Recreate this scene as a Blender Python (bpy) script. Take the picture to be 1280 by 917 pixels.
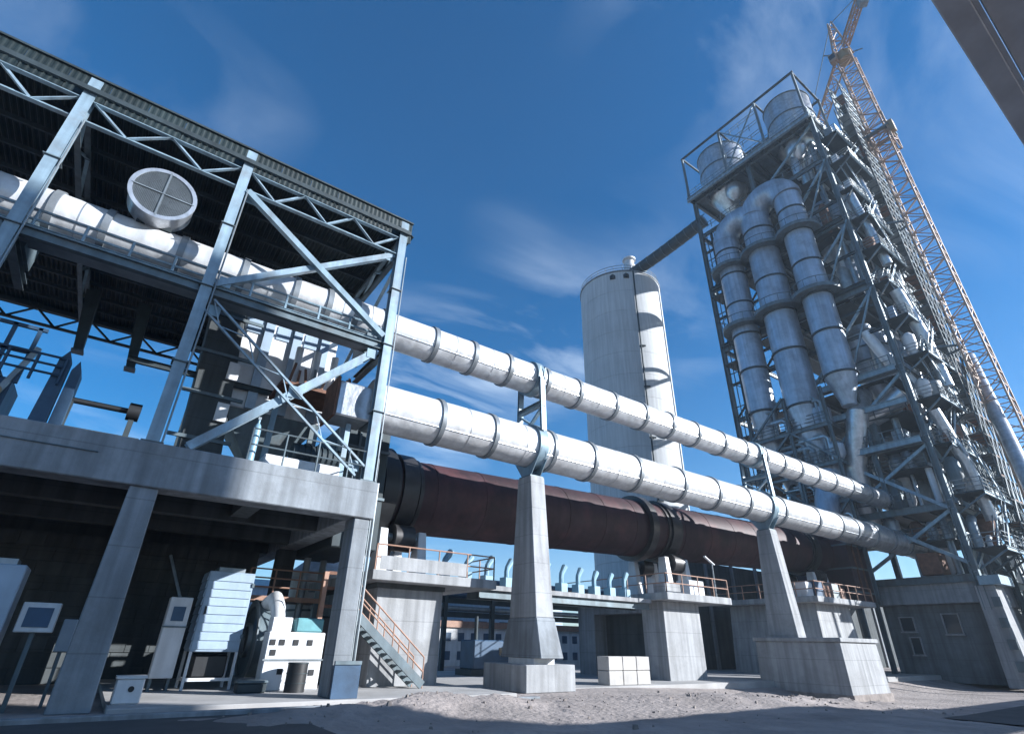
import bpy, math, random
from mathutils import Vector, Matrix
random.seed(7)
R_ = math.radians
scene = bpy.context.scene
for o in list(bpy.data.objects): bpy.data.objects.remove(o)
col = scene.collection

# ------------------------------------------------------------ camera
cam_d = bpy.data.cameras.new('camera'); cam = bpy.data.objects.new('camera', cam_d); col.objects.link(cam)
cam_d.sensor_fit = 'HORIZONTAL'; cam_d.sensor_width = 36.0; cam_d.lens = 660.0/1280.0*36.0
cam_d.clip_start = 0.1; cam_d.clip_end = 6000
cam.matrix_world = Matrix(((0.81191999,-0.28369452,-0.51019933,0.0),
                           (-0.58350367,-0.36805616,-0.72391859,0.0),
                           (0.01758973,0.88546715,-0.46436895,1.7),
                           (0,0,0,1)))
scene.camera = cam

# ------------------------------------------------------------ world, sun, exposure
SUN_AZ, SUN_EL = R_(-42.0), R_(21.0)                 # from the +X axis, towards -Y
sun_dir = Vector((math.cos(SUN_AZ)*math.cos(SUN_EL), math.sin(SUN_AZ)*math.cos(SUN_EL), math.sin(SUN_EL)))
w = bpy.data.worlds.new('World'); scene.world = w; w.use_nodes = True
nt = w.node_tree; nt.nodes.clear()
def wn(t, **k):
    n = nt.nodes.new(t)
    for a, b in k.items(): setattr(n, a, b)
    return n
sky = wn('ShaderNodeTexSky', sky_type='NISHITA', sun_disc=False)
sky.sun_elevation = SUN_EL; sky.sun_rotation = math.pi/2 - SUN_AZ
sky.altitude = 900; sky.air_density = 1.0; sky.dust_density = 0.55; sky.ozone_density = 3.5
hs = wn('ShaderNodeHueSaturation'); hs.inputs['Saturation'].default_value = 1.4; hs.inputs['Value'].default_value = 1.0
nt.links.new(sky.outputs[0], hs.inputs['Color'])
tc = wn('ShaderNodeTexCoord'); sep = wn('ShaderNodeSeparateXYZ'); nt.links.new(tc.outputs['Generated'], sep.inputs[0])
mx = wn('ShaderNodeMath', operation='MAXIMUM'); mx.inputs[1].default_value = 0.12; nt.links.new(sep.outputs['Z'], mx.inputs[0])
dx = wn('ShaderNodeMath', operation='DIVIDE'); nt.links.new(sep.outputs['X'], dx.inputs[0]); nt.links.new(mx.outputs[0], dx.inputs[1])
dy = wn('ShaderNodeMath', operation='DIVIDE'); nt.links.new(sep.outputs['Y'], dy.inputs[0]); nt.links.new(mx.outputs[0], dy.inputs[1])
cmb = wn('ShaderNodeCombineXYZ'); nt.links.new(dx.outputs[0], cmb.inputs[0]); nt.links.new(dy.outputs[0], cmb.inputs[1])
mp = wn('ShaderNodeMapping'); mp.inputs['Rotation'].default_value = (0,0,R_(-20)); mp.inputs['Scale'].default_value = (0.8,1.5,1); mp.inputs['Location'].default_value = (1.3,0.4,0)
nt.links.new(cmb.outputs[0], mp.inputs[0])
n1 = wn('ShaderNodeTexNoise'); n1.inputs['Scale'].default_value = 1.5; n1.inputs['Detail'].default_value = 9; n1.inputs['Roughness'].default_value = 0.58; n1.inputs['Distortion'].default_value = 0.6
n2 = wn('ShaderNodeTexNoise'); n2.inputs['Scale'].default_value = 0.5; n2.inputs['Detail'].default_value = 3
mp2 = wn('ShaderNodeMapping'); mp2.inputs['Location'].default_value = (10.16,11.75,0); nt.links.new(cmb.outputs[0], mp2.inputs[0])
nt.links.new(mp.outputs[0], n1.inputs['Vector']); nt.links.new(mp2.outputs[0], n2.inputs['Vector'])
r1 = wn('ShaderNodeMapRange'); r1.inputs[1].default_value = 0.44; r1.inputs[2].default_value = 0.82; nt.links.new(n1.outputs['Fac'], r1.inputs[0])
r2 = wn('ShaderNodeMapRange'); r2.inputs[1].default_value = 0.49; r2.inputs[2].default_value = 0.68; nt.links.new(n2.outputs['Fac'], r2.inputs[0])
mm = wn('ShaderNodeMath', operation='MULTIPLY'); nt.links.new(r1.outputs[0], mm.inputs[0]); nt.links.new(r2.outputs[0], mm.inputs[1])
m3 = wn('ShaderNodeMath', operation='MULTIPLY'); m3.inputs[1].default_value = 0.65; nt.links.new(mm.outputs[0], m3.inputs[0])
mixc = wn('ShaderNodeMix', data_type='RGBA'); mixc.inputs['B'].default_value = (8.2,9.4,10.6,1)
nt.links.new(m3.outputs[0], mixc.inputs['Factor']); nt.links.new(hs.outputs[0], mixc.inputs['A'])
bg = wn('ShaderNodeBackground'); bg.inputs['Strength'].default_value = 0.07
out = wn('ShaderNodeOutputWorld'); nt.links.new(mixc.outputs['Result'], bg.inputs['Color']); nt.links.new(bg.outputs[0], out.inputs[0])
sd = bpy.data.lights.new('sun', 'SUN'); sd.energy = 5.0; sd.angle = R_(0.5); sd.color = (0.965,0.985,1.0)
so = bpy.data.objects.new('sun', sd); col.objects.link(so); so.location = (0,0,120)
so.rotation_euler = (-sun_dir).to_track_quat('-Z','Y').to_euler()
scene.view_settings.view_transform = 'Standard'; scene.view_settings.look = 'None'
scene.view_settings.gamma = 1.0; scene.view_settings.exposure = 1.3; scene.view_settings.use_curve_mapping = False

# ------------------------------------------------------------ materials
M = {}
def material(name, c, rough=0.6, metal=0.0, var=0.18, scale=1.2, streak=0.0, stain=None, stain_amt=0.0, bump=0.15, bscale=14.0, rnd=0.0, bdist=0.01, joints=0.0):
    m = bpy.data.materials.new(name); m.use_nodes = True; t = m.node_tree; N = t.nodes; L = t.links
    b = N['Principled BSDF']; g = N.new('ShaderNodeNewGeometry')
    no = N.new('ShaderNodeTexNoise'); no.inputs['Scale'].default_value = scale; no.inputs['Detail'].default_value = 6; no.inputs['Roughness'].default_value = 0.6
    L.new(g.outputs['Position'], no.inputs['Vector'])
    mr = N.new('ShaderNodeMapRange'); mr.inputs[1].default_value = 0.3; mr.inputs[2].default_value = 0.7; mr.inputs[3].default_value = 1-var; mr.inputs[4].default_value = 1+var
    L.new(no.outputs['Fac'], mr.inputs[0]); fac = mr.outputs[0]
    def mul(a, b_):
        x = N.new('ShaderNodeMath'); x.operation = 'MULTIPLY'; L.new(a, x.inputs[0]); L.new(b_, x.inputs[1]); return x.outputs[0]
    if streak:
        mpn = N.new('ShaderNodeMapping'); mpn.inputs['Scale'].default_value = (3.0,3.0,0.16); L.new(g.outputs['Position'], mpn.inputs[0])
        ns = N.new('ShaderNodeTexNoise'); ns.inputs['Scale'].default_value = 1.0; ns.inputs['Detail'].default_value = 5; L.new(mpn.outputs[0], ns.inputs['Vector'])
        ms = N.new('ShaderNodeMapRange'); ms.inputs[1].default_value = 0.35; ms.inputs[2].default_value = 0.65; ms.inputs[3].default_value = 1-streak; ms.inputs[4].default_value = 1+streak*0.3
        L.new(ns.outputs['Fac'], ms.inputs[0]); fac = mul(fac, ms.outputs[0])
    if rnd:
        oi = N.new('ShaderNodeObjectInfo'); mo = N.new('ShaderNodeMapRange'); mo.inputs[3].default_value = 1-rnd; mo.inputs[4].default_value = 1+rnd
        L.new(oi.outputs['Random'], mo.inputs[0]); fac = mul(fac, mo.outputs[0])
    if joints:                                        # formwork lift lines, fixed in the wall
        sp = N.new('ShaderNodeSeparateXYZ'); L.new(g.outputs['Position'], sp.inputs[0])
        jm = N.new('ShaderNodeMath'); jm.operation = 'PINGPONG'; jm.inputs[1].default_value = joints; L.new(sp.outputs['Z'], jm.inputs[0])
        jr = N.new('ShaderNodeMapRange'); jr.inputs[1].default_value = 0.0; jr.inputs[2].default_value = 0.025; jr.inputs[3].default_value = 0.68; jr.inputs[4].default_value = 1.0; L.new(jm.outputs[0], jr.inputs[0]); fac = mul(fac, jr.outputs[0])
    vm = N.new('ShaderNodeVectorMath'); vm.operation = 'SCALE'; vm.inputs[0].default_value = c; L.new(fac, vm.inputs['Scale'])
    colour = vm.outputs[0]
    if stain:
        n3 = N.new('ShaderNodeTexNoise'); n3.inputs['Scale'].default_value = scale*0.7; n3.inputs['Detail'].default_value = 8; n3.inputs['Roughness'].default_value = 0.7
        off = N.new('ShaderNodeVectorMath'); off.inputs[1].default_value = (31.7,11.3,5.1); L.new(g.outputs['Position'], off.inputs[0]); L.new(off.outputs[0], n3.inputs['Vector'])
        m4 = N.new('ShaderNodeMapRange'); m4.inputs[1].default_value = 0.5; m4.inputs[2].default_value = 0.68; m4.inputs[4].default_value = stain_amt; L.new(n3.outputs['Fac'], m4.inputs[0])
        mc = N.new('ShaderNodeMix'); mc.data_type = 'RGBA'; mc.inputs['B'].default_value = (*stain,1); L.new(m4.outputs[0], mc.inputs['Factor']); L.new(colour, mc.inputs['A']); colour = mc.outputs['Result']
    L.new(colour, b.inputs['Base Color'])
    b.inputs['Roughness'].default_value = rough; b.inputs['Metallic'].default_value = metal
    if bump:
        nb = N.new('ShaderNodeTexNoise'); nb.inputs['Scale'].default_value = bscale; nb.inputs['Detail'].default_value = 4; L.new(g.outputs['Position'], nb.inputs['Vector'])
        bp = N.new('ShaderNodeBump'); bp.inputs['Strength'].default_value = bump; bp.inputs['Distance'].default_value = bdist; L.new(nb.outputs['Fac'], bp.inputs['Height']); L.new(bp.outputs[0], b.inputs['Normal'])
    M[name] = m
    return m
material('steel_blue', (0.22,0.31,0.37), 0.5, 0.2, 0.15, 0.8, 0.25, (0.12,0.08,0.06), 0.35)
material('steel_pale', (0.24,0.33,0.4), 0.5, 0.2, 0.2, 1.5, 0.3, (0.17,0.14,0.12), 0.4)
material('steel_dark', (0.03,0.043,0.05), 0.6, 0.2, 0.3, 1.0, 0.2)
material('steel_grey', (0.11,0.145,0.165), 0.55, 0.25, 0.25, 0.9, 0.25, (0.10,0.07,0.05), 0.4, rnd=0.12)
material('galv', (0.24,0.27,0.29), 0.45, 0.5, 0.2, 2.0, 0.15, rnd=0.12)
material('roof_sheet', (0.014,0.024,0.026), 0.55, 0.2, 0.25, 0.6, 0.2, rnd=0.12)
material('cladding', (0.6,0.605,0.62), 0.4, 0.2, 0.1, 0.8, 0.2, (0.36,0.33,0.31), 0.45, 0.5, 1.8, 0.1, 0.06)
material('cladding_worn', (0.5,0.52,0.55), 0.33, 0.65, 0.2, 2.0, 0.15, (0.22,0.22,0.23), 0.5, 0.5, 5.0, 0.06, 0.03)
material('duct_metal', (0.36,0.42,0.5), 0.42, 0.45, 0.22, 0.6, 0.2, (0.16,0.15,0.15), 0.5, 0.35, 3.0, 0.05, 0.03)
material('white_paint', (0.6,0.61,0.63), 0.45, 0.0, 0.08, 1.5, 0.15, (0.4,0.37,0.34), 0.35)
material('louver_blue', (0.29,0.37,0.46), 0.45, 0.1, 0.1, 1.5, 0.12)
material('flange', (0.2,0.22,0.24), 0.5, 0.4, 0.2, 2.0)
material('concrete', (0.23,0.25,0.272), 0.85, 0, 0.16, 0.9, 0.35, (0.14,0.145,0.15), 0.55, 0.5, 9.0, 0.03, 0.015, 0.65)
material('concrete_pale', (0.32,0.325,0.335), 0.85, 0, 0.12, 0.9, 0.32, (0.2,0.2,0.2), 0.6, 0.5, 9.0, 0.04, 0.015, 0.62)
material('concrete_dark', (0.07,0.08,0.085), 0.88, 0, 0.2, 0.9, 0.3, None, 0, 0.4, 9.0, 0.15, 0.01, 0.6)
material('silo_wall', (0.47,0.485,0.5), 0.8, 0, 0.06, 0.25, 0.16, (0.4,0.4,0.4), 0.3, 0.2, 3.0, 0.03)
material('kiln_shell', (0.045,0.021,0.025), 0.62, 0.15, 0.35, 0.7, 0.25, (0.11,0.038,0.04), 0.55, 0.3, 5.0, 0.15)
material('tyre', (0.06,0.057,0.058), 0.42, 0.5, 0.3, 1.5)
material('rail_orange', (0.33,0.19,0.135), 0.55, 0.0, 0.2, 3.0, 0.1, (0.3,0.14,0.08), 0.4)
material('rust', (0.15,0.075,0.05), 0.8, 0.1, 0.4, 3.0)
material('crane_paint', (0.32,0.2,0.13), 0.5, 0.1, 0.2, 0.7, 0.1, (0.42,0.31,0.27), 0.5, rnd=0.08)
material('crane_yellow', (0.25,0.18,0.1), 0.5, 0.1, 0.2, 0.7)
material('machine_blue', (0.035,0.075,0.135), 0.5, 0.1, 0.25, 1.5)
material('duct_blue', (0.17,0.29,0.37), 0.45, 0.1, 0.15, 2.0)
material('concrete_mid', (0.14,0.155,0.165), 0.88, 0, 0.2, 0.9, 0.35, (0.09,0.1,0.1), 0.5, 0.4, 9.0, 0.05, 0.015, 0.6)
material('black', (0.015,0.016,0.018), 0.5, 0.0, 0.2, 3.0)
material('glass_dark', (0.03,0.04,0.05), 0.12, 0.0, 0.1, 1.0, bump=0)
material('mesh_grey', (0.24,0.28,0.31), 0.5, 0.3, 0.25, 1.2)
material('teal', (0.12,0.3,0.33), 0.5, 0.1, 0.2, 2.0)
material('ground', (0.29,0.25,0.235), 0.95, 0, 0.25, 0.5, 0, (0.16,0.145,0.14), 0.75, 0.9, 5.0, 0, 0.08)
material('slab', (0.34,0.33,0.325), 0.9, 0, 0.18, 0.6, 0, (0.25,0.24,0.23), 0.5, 0.4, 10.0)
material('asphalt', (0.055,0.056,0.06), 0.9, 0, 0.25, 0.7, 0, (0.12,0.11,0.1), 0.4, 0.6, 25.0)
material('rock', (0.22,0.19,0.175), 0.95, 0, 0.35, 3.0, 0, None, 0, 0.6, 20.0)
material('block', (0.42,0.40,0.38), 0.9, 0, 0.15, 2.0, 0, None, 0, 0.4, 20.0, 0.08)

# ------------------------------------------------------------ mesh helpers
class MB:
    def __init__(s): s.v = []; s.f = []
    def add(s, vs, fs):
        o = len(s.v); s.v += [tuple(x) for x in vs]; s.f += [tuple(i+o for i in q) for q in fs]; return s
    def box(s, x0, x1, y0, y1, z0, z1):
        return s.add([(x,y,z) for z in (z0,z1) for y in (y0,y1) for x in (x0,x1)],
              [(0,2,3,1),(4,5,7,6),(0,1,5,4),(2,6,7,3),(0,4,6,2),(1,3,7,5)])
    def frame(s, p0, p1, up=(0,0,1)):
        a = Vector(p0); b = Vector(p1); d = (b-a).normalized(); u = Vector(up)
        if abs(d.dot(u)) > 0.98: u = Vector((0,1,0)) if abs(d.y) < 0.9 else Vector((1,0,0))
        sx = d.cross(u).normalized(); sy = sx.cross(d).normalized()
        return a, b, sx, sy
    def prism(s, p0, p1, prof, up=(0,0,1)):
        a, b, sx, sy = s.frame(p0, p1, up); n = len(prof)
        vs = [a+sx*x+sy*y for x,y in prof]+[b+sx*x+sy*y for x,y in prof]
        return s.add(vs, [(i,(i+1)%n,n+(i+1)%n,n+i) for i in range(n)]+[tuple(range(n))[::-1], tuple(range(n,2*n))])
    def bar(s, p0, p1, w_, h=None, up=(0,0,1)):
        h = h or w_
        return s.prism(p0, p1, [(-w_/2,-h/2),(w_/2,-h/2),(w_/2,h/2),(-w_/2,h/2)], up)
    def ibeam(s, p0, p1, w_, h, t=None, up=(0,0,1)):
        t = t or max(0.02, h*0.09); a = w_/2; b = h/2; c = t*0.5
        return s.prism(p0, p1, [(-a,-b),(a,-b),(a,-b+t),(c,-b+t),(c,b-t),(a,b-t),(a,b),(-a,b),(-a,b-t),(-c,b-t),(-c,-b+t),(-a,-b+t)], up)
    def angle(s, p0, p1, w_, t=None, up=(0,0,1)):
        t = t or w_*0.15; a = w_/2
        return s.prism(p0, p1, [(-a,-a),(a,-a),(a,-a+t),(-a+t,-a+t),(-a+t,a),(-a,a)], up)
    def tube(s, p0, p1, r, r2=None, n=16, cap=True):
        r2 = r if r2 is None else r2
        a, b, sx, sy = s.frame(p0, p1)
        cs = [(math.cos(2*math.pi*i/n), math.sin(2*math.pi*i/n)) for i in range(n)]
        vs = [a+(sx*x+sy*y)*r for x,y in cs]+[b+(sx*x+sy*y)*r2 for x,y in cs]
        fs = [(i,(i+1)%n,n+(i+1)%n,n+i) for i in range(n)]
        if cap: fs += [tuple(range(n))[::-1], tuple(range(n,2*n))]
        return s.add(vs, fs)
    def ring(s, p0, p1, ri, ro, n=28, a0=0, a1=360):
        a, b, sx, sy = s.frame(p0, p1); full = abs(a1-a0) >= 359.9; k = n if full else n+1
        vs = []
        for i in range(k):
            t = R_(a0+(a1-a0)*i/n); e = sx*math.cos(t)+sy*math.sin(t)
            vs += [a+e*ri, a+e*ro, b+e*ro, b+e*ri]
        fs = []
        for i in range(n):
            j = (i+1) % k
            for q in range(4): fs.append((i*4+q, i*4+(q+1)%4, j*4+(q+1)%4, j*4+q))
        if not full: fs += [(3,2,1,0), tuple(4*(k-1)+q for q in range(4))]
        return s.add(vs, fs)
    def path(s, pts, r, n=14):
        pts = [Vector(p) for p in pts]; rr = r if isinstance(r, (list,tuple)) else [r]*len(pts)
        prev = None; vs = []
        for i, p in enumerate(pts):
            d = (pts[min(i+1,len(pts)-1)]-pts[max(i-1,0)]).normalized()
            if prev is None:
                u = Vector((0,0,1)) if abs(d.z) < 0.9 else Vector((1,0,0)); sx = d.cross(u).normalized()
            else: sx = (prev-d*prev.dot(d)).normalized()
            sy = d.cross(sx); prev = sx
            vs += [p+(sx*math.cos(2*math.pi*k/n)+sy*math.sin(2*math.pi*k/n))*rr[i] for k in range(n)]
        m = len(pts)
        fs = [(i*n+k, i*n+(k+1)%n, (i+1)*n+(k+1)%n, (i+1)*n+k) for i in range(m-1) for k in range(n)]
        fs += [tuple(range(n))[::-1], tuple((m-1)*n+k for k in range(n))]
        return s.add(vs, fs)
    def lathe(s, c, prof, n=28):
        vs = [(c[0]+r*math.cos(2*math.pi*k/n), c[1]+r*math.sin(2*math.pi*k/n), c[2]+z) for r,z in prof for k in range(n)]
        m = len(prof)
        return s.add(vs, [(i*n+k, i*n+(k+1)%n, (i+1)*n+(k+1)%n, (i+1)*n+k) for i in range(m-1) for k in range(n)]+[tuple(range(n))[::-1], tuple((m-1)*n+k for k in range(n))])
    def hexa(s, b4, t4):
        return s.add(list(b4)+list(t4), [(3,2,1,0),(4,5,6,7),(0,1,5,4),(1,2,6,5),(2,3,7,6),(3,0,4,7)])
    def build(s, name, mat, parent=None, smooth=False, bevel=0.0):
        base = Vector((0,0,0)); p = parent
        while p is not None: base = base+Vector(p.location); p = p.parent
        me = bpy.data.meshes.new(name); me.from_pydata([tuple(Vector(x)-base) for x in s.v], [], s.f); me.update()
        me.materials.append(M[mat])
        o = bpy.data.objects.new(name, me); col.objects.link(o)
        if parent: o.parent = parent
        if smooth:
            me.polygons.foreach_set('use_smooth', [True]*len(me.polygons))
            me.set_sharp_from_angle(angle=R_(35))
        if bevel:
            b = o.modifiers.new('bevel', 'BEVEL'); b.width = bevel; b.segments = 1; b.limit_method = 'ANGLE'
        return o
def tag(o, label, cat, group=None):
    o['label'] = label; o['category'] = cat
    if group: o['group'] = group
    return o
def thing(name, label, cat, loc, group=None):
    o = bpy.data.objects.new(name, None); col.objects.link(o); o.location = loc; o.empty_display_size = 0.3
    return tag(o, label, cat, group)
def struct(o): o['kind'] = 'structure'; return o
def stuff(o): o['kind'] = 'stuff'; return o
def inst(name, src, parent, loc, rz=0.0):          # a child sharing mesh data; src mesh is modelled about its own origin
    o = bpy.data.objects.new(name, src); col.objects.link(o); base = Vector((0,0,0)); p = parent
    while p is not None: base = base+Vector(p.location); p = p.parent
    o.parent = parent; o.location = Vector(loc)-base; o.rotation_euler = (0,0,rz)
    return o
def mesh_data(mb, name, mat, smooth=False):
    me = bpy.data.meshes.new(name); me.from_pydata([tuple(x) for x in mb.v], [], mb.f); me.update(); me.materials.append(M[mat])
    if smooth: me.polygons.foreach_set('use_smooth', [True]*len(me.polygons)); me.set_sharp_from_angle(angle=R_(35))
    return me
V = Vector
def railing(parent, pts, mat, h=1.05, step=1.5, r=0.028, mids=1, toe=False):
    """posts as parts, one rail object per run (top + mid rails)"""
    for a, b in zip(pts[:-1], pts[1:]):
        a = V(a); b = V(b); L = (b-a).length; n = max(1, round(L/step))
        m = MB()
        for k in range(1, mids+2): m.tube(a+V((0,0,h*k/(mids+1))), b+V((0,0,h*k/(mids+1))), r*0.9, n=6)
        if toe: m.bar(a+V((0,0,0.08)), b+V((0,0,0.08)), 0.02, 0.14)
        rl = m.build('rail', mat, parent)
        for i in range(n+1):
            p = a+(b-a)*(i/n); MB().tube(p, p+V((0,0,h)), r, n=6).build('post', mat, parent)

# ------------------------------------------------------------ ground
def gz(x, y):
    f = max(0.0, min(1.0, (x-19)/13.0)); g = max(0.0, min(1.0, (23.0-y)/6.0)); f = f*f*(3-2*f); g = g*g*(3-2*g)
    return -0.8*f*g
def nz(x, y):
    return (math.sin(x*1.7+y*0.6)*math.sin(y*2.1-x*0.4)+0.5*math.sin(x*4.3+1)*math.sin(y*3.7+2)+0.3*math.sin(x*9.1)*math.sin(y*8.3+1))
def berm(x, y):                                    # low heaps of dug earth in front of the piers
    z = 0
    for cx, cy, rx, ry, h in ((6.8,15.2,3.2,1.3,0.30),(9.9,15.8,2.4,1.2,0.24),(15,14.6,4.5,1.5,0.15),(21,13.6,5,1.6,0.2),(27.5,14.2,4,1.7,0.3),(31,13.2,3,1.3,0.25)):
        z += h*math.exp(-((x-cx)/rx)**2-((y-cy)/ry)**2)
    return z
mb = MB(); fine = 0.3
xs = [-600,-400,-150,-60,-30,-12]+[-4+i*fine for i in range(int(44/fine)+1)]+[46,55,70,100,160,300,600]
ys = [-600,-300,-100,-40,-10,2]+[6+i*fine for i in range(int(15/fine)+1)]+[24,28,40,60,100,200,600]
for y in ys:
    for x in xs:
        inside = -4 <= x <= 40 and 6 <= y <= 21
        e = 0
        if inside:
            edge = min(1, (x+4)/2, (40-x)/2, (y-6)/1.5, max(0,(20.2-y))/1.5)
            e = edge*(berm(x,y)*(1+0.25*nz(x,y))+0.022*nz(x*1.3,y*1.3)+0.018*random.uniform(-1,1)*min(1,0.3+2.5*berm(x,y)))
        mb.v.append((x,y,gz(x,y)+e))
nx = len(xs)
for j in range(len(ys)-1):
    for i in range(nx-1): mb.f.append((j*nx+i, j*nx+i+1, (j+1)*nx+i+1, (j+1)*nx+i))
gr = mb.build('ground', 'ground', None, True); struct(gr)
# loose stones on the heaps
rk = MB()
for i in range(2000):
    x = random.uniform(-1,36); y = random.uniform(9.5,18)
    if random.random() > 0.12+1.6*berm(x,y): continue
    s = random.choice((0.02,0.03,0.03,0.04,0.05,0.08))*random.uniform(0.7,1.3); z = gz(x,y)+berm(x,y)*(1+0.25*nz(x,y))
    a = random.uniform(0,6.3); pts = []
    for k in range(4):
        t = a+k*1.571+random.uniform(-0.35,0.35); pts.append((x+s*math.cos(t)*random.uniform(0.7,1.2), y+s*math.sin(t)*random.uniform(0.7,1.2)))
    rk.hexa([(p,q,z-0.06) for p,q in pts], [(x+(p-x)*random.uniform(0.4,0.8), y+(q-y)*random.uniform(0.4,0.8), z+s*random.uniform(0.4,0.9)) for p,q in pts])
o = stuff(rk.build('loose_stones', 'rock')); tag(o, 'loose stones and clods scattered over the dug earth', 'stones')
# yard slabs
struct(MB().box(0.9,13.2,18.0,36.5,-0.3,0.14).build('pavement', 'slab', None, False, 0.02))
struct(MB().box(13.204,60,20.6,36,-0.9,0.03).build('yard_slab', 'slab', None, False, 0.02))
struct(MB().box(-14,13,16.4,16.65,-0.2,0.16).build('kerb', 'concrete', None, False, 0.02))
struct(MB().box(-14,4.6,8.5,16.4,-0.2,0.06).build('path', 'asphalt'))
road = MB()
for i in range(30):
    x0 = 30+i*3.0; x1 = x0+3.0
    road.add([(x0,3,gz(x0,3)+0.05),(x1,3,gz(x1,3)+0.05),(x1,10.9+0.03*(x1-30),gz(x1,10.9)+0.05),(x0,10.9+0.03*(x0-30),gz(x0,10.9)+0.05)], [(0,1,2,3)])
struct(road.build('road', 'asphalt'))

# ------------------------------------------------------------ kiln hood shed (left)
SY0, SY1 = 18.5, 37.0; SX0, SX1 = -12.0, 7.15; CX = (-11.4, -5.3, -0.05, 6.75)
shed = thing('open_shed', 'open steel framed shed with dark corrugated roof on a concrete deck', 'shed', (0,18.5,0))
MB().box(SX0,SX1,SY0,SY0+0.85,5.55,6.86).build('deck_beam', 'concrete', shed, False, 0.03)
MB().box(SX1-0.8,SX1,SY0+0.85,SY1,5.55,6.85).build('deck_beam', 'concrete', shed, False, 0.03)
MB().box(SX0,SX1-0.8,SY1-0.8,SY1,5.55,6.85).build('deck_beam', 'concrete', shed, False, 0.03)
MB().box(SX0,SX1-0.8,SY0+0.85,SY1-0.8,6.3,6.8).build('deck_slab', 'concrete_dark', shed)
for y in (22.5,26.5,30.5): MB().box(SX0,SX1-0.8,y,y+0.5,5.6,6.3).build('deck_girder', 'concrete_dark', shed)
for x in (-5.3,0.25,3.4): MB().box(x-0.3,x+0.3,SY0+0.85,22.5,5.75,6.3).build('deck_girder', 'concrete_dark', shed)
for i, x in enumerate((-11.2,-5.5,0.15,6.75)):       # front concrete columns, tapering
    b = 0.46 if i < 3 else 0.30; t = 0.36 if i < 3 else 0.28; yd = 19.3 if i < 3 else 19.5
    z0 = 0 if i < 3 else 0.14
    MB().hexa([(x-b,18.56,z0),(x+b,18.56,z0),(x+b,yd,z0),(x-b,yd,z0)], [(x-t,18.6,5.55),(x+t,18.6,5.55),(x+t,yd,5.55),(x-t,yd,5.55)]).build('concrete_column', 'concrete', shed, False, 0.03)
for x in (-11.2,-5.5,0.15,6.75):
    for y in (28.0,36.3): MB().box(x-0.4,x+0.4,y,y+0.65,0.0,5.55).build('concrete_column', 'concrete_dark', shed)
for x in CX:                                         # steel columns, front and rear
    xr = 1.2 if x == CX[2] else x
    for xx, y in ((x,SY0+0.25), (xr,SY1-0.3)):
        if xx == CX[1] and y > 20: continue
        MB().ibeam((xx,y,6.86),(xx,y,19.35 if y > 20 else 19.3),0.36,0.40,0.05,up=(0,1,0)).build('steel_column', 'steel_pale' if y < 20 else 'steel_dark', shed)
        MB().box(xx-0.3,xx+0.3,y-0.22,y+0.3,6.85,6.91).build('base_plate', 'steel_grey', shed)
        for zz in (9.6,12.6,15.4): MB().box(xx-0.24,xx+0.24,y-0.27,y+0.27,zz,zz+0.03).build('splice_plate', 'steel_grey', shed)
def truss(parent, a, b, h, n, w_, mat, dmat):
    a = V(a); b = V(b); dz = V((0,0,h))
    MB().angle(a+dz,b+dz,w_*1.5).build('top_chord', mat, parent); MB().angle(a,b,w_*1.5).build('bottom_chord', mat, parent)
    for i in range(n):
        p = a+(b-a)*(i/n); q = a+(b-a)*((i+1)/n)
        if i % 2 == 0: p = p+dz
        else: q = q+dz
        MB().angle(p,q,w_).build('diagonal', dmat, parent)
for x0, x1, n in ((SX0,CX[1]-0.2,6),(CX[1]+0.2,CX[2]-0.2,4),(CX[2]+0.2,CX[3]-0.2,6)):
    truss(shed, (x0,SY0+0.2,17.45),(x1,SY0+0.2,17.45),0.95,n,0.13,'steel_blue','steel_pale')
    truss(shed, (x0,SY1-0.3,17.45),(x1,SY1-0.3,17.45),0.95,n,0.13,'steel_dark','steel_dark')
for x in CX: truss(shed, (x,SY0+0.5,17.5),(x,SY1-0.6,17.5),0.95,12,0.13,'steel_grey','steel_blue')
for y in [SY0-0.05+i*1.55 for i in range(13)]: MB().bar((SX0,y,18.66),(SX1-0.1,y,18.66),0.1,0.2).build('purlin', 'steel_dark', shed)
def corrugated(x0, x1, y0, y1, z, amp=0.035, pitch=0.2, t=0.03):
    m = MB(); n = int(round((x1-x0)/pitch))*4; prof = []
    for i in range(n+1):
        k = i % 4; zz = amp if k in (1,2) else -amp; prof.append((x0+(x1-x0)*i/n, z+zz))
    vs = [(x,y0,zz) for x,zz in prof]+[(x,y1,zz) for x,zz in prof]+[(x,y0,zz+t) for x,zz in prof]+[(x,y1,zz+t) for x,zz in prof]; k = n+1; fs = []
    for i in range(n): fs += [(i,i+1,k+i+1,k+i),(2*k+i,3*k+i,3*k+i+1,2*k+i+1),(i,2*k+i,2*k+i+1,i+1),(k+i,k+i+1,3*k+i+1,3*k+i)]
    return m.add(vs, fs)
for i in range(16):
    x0 = SX0-0.2+i*1.22; corrugated(x0-0.02,x0+1.24,SY0+0.3,SY1+0.3,18.86+(0.05 if i%2 else 0)).build('roof_sheet', 'roof_sheet', shed)
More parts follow.
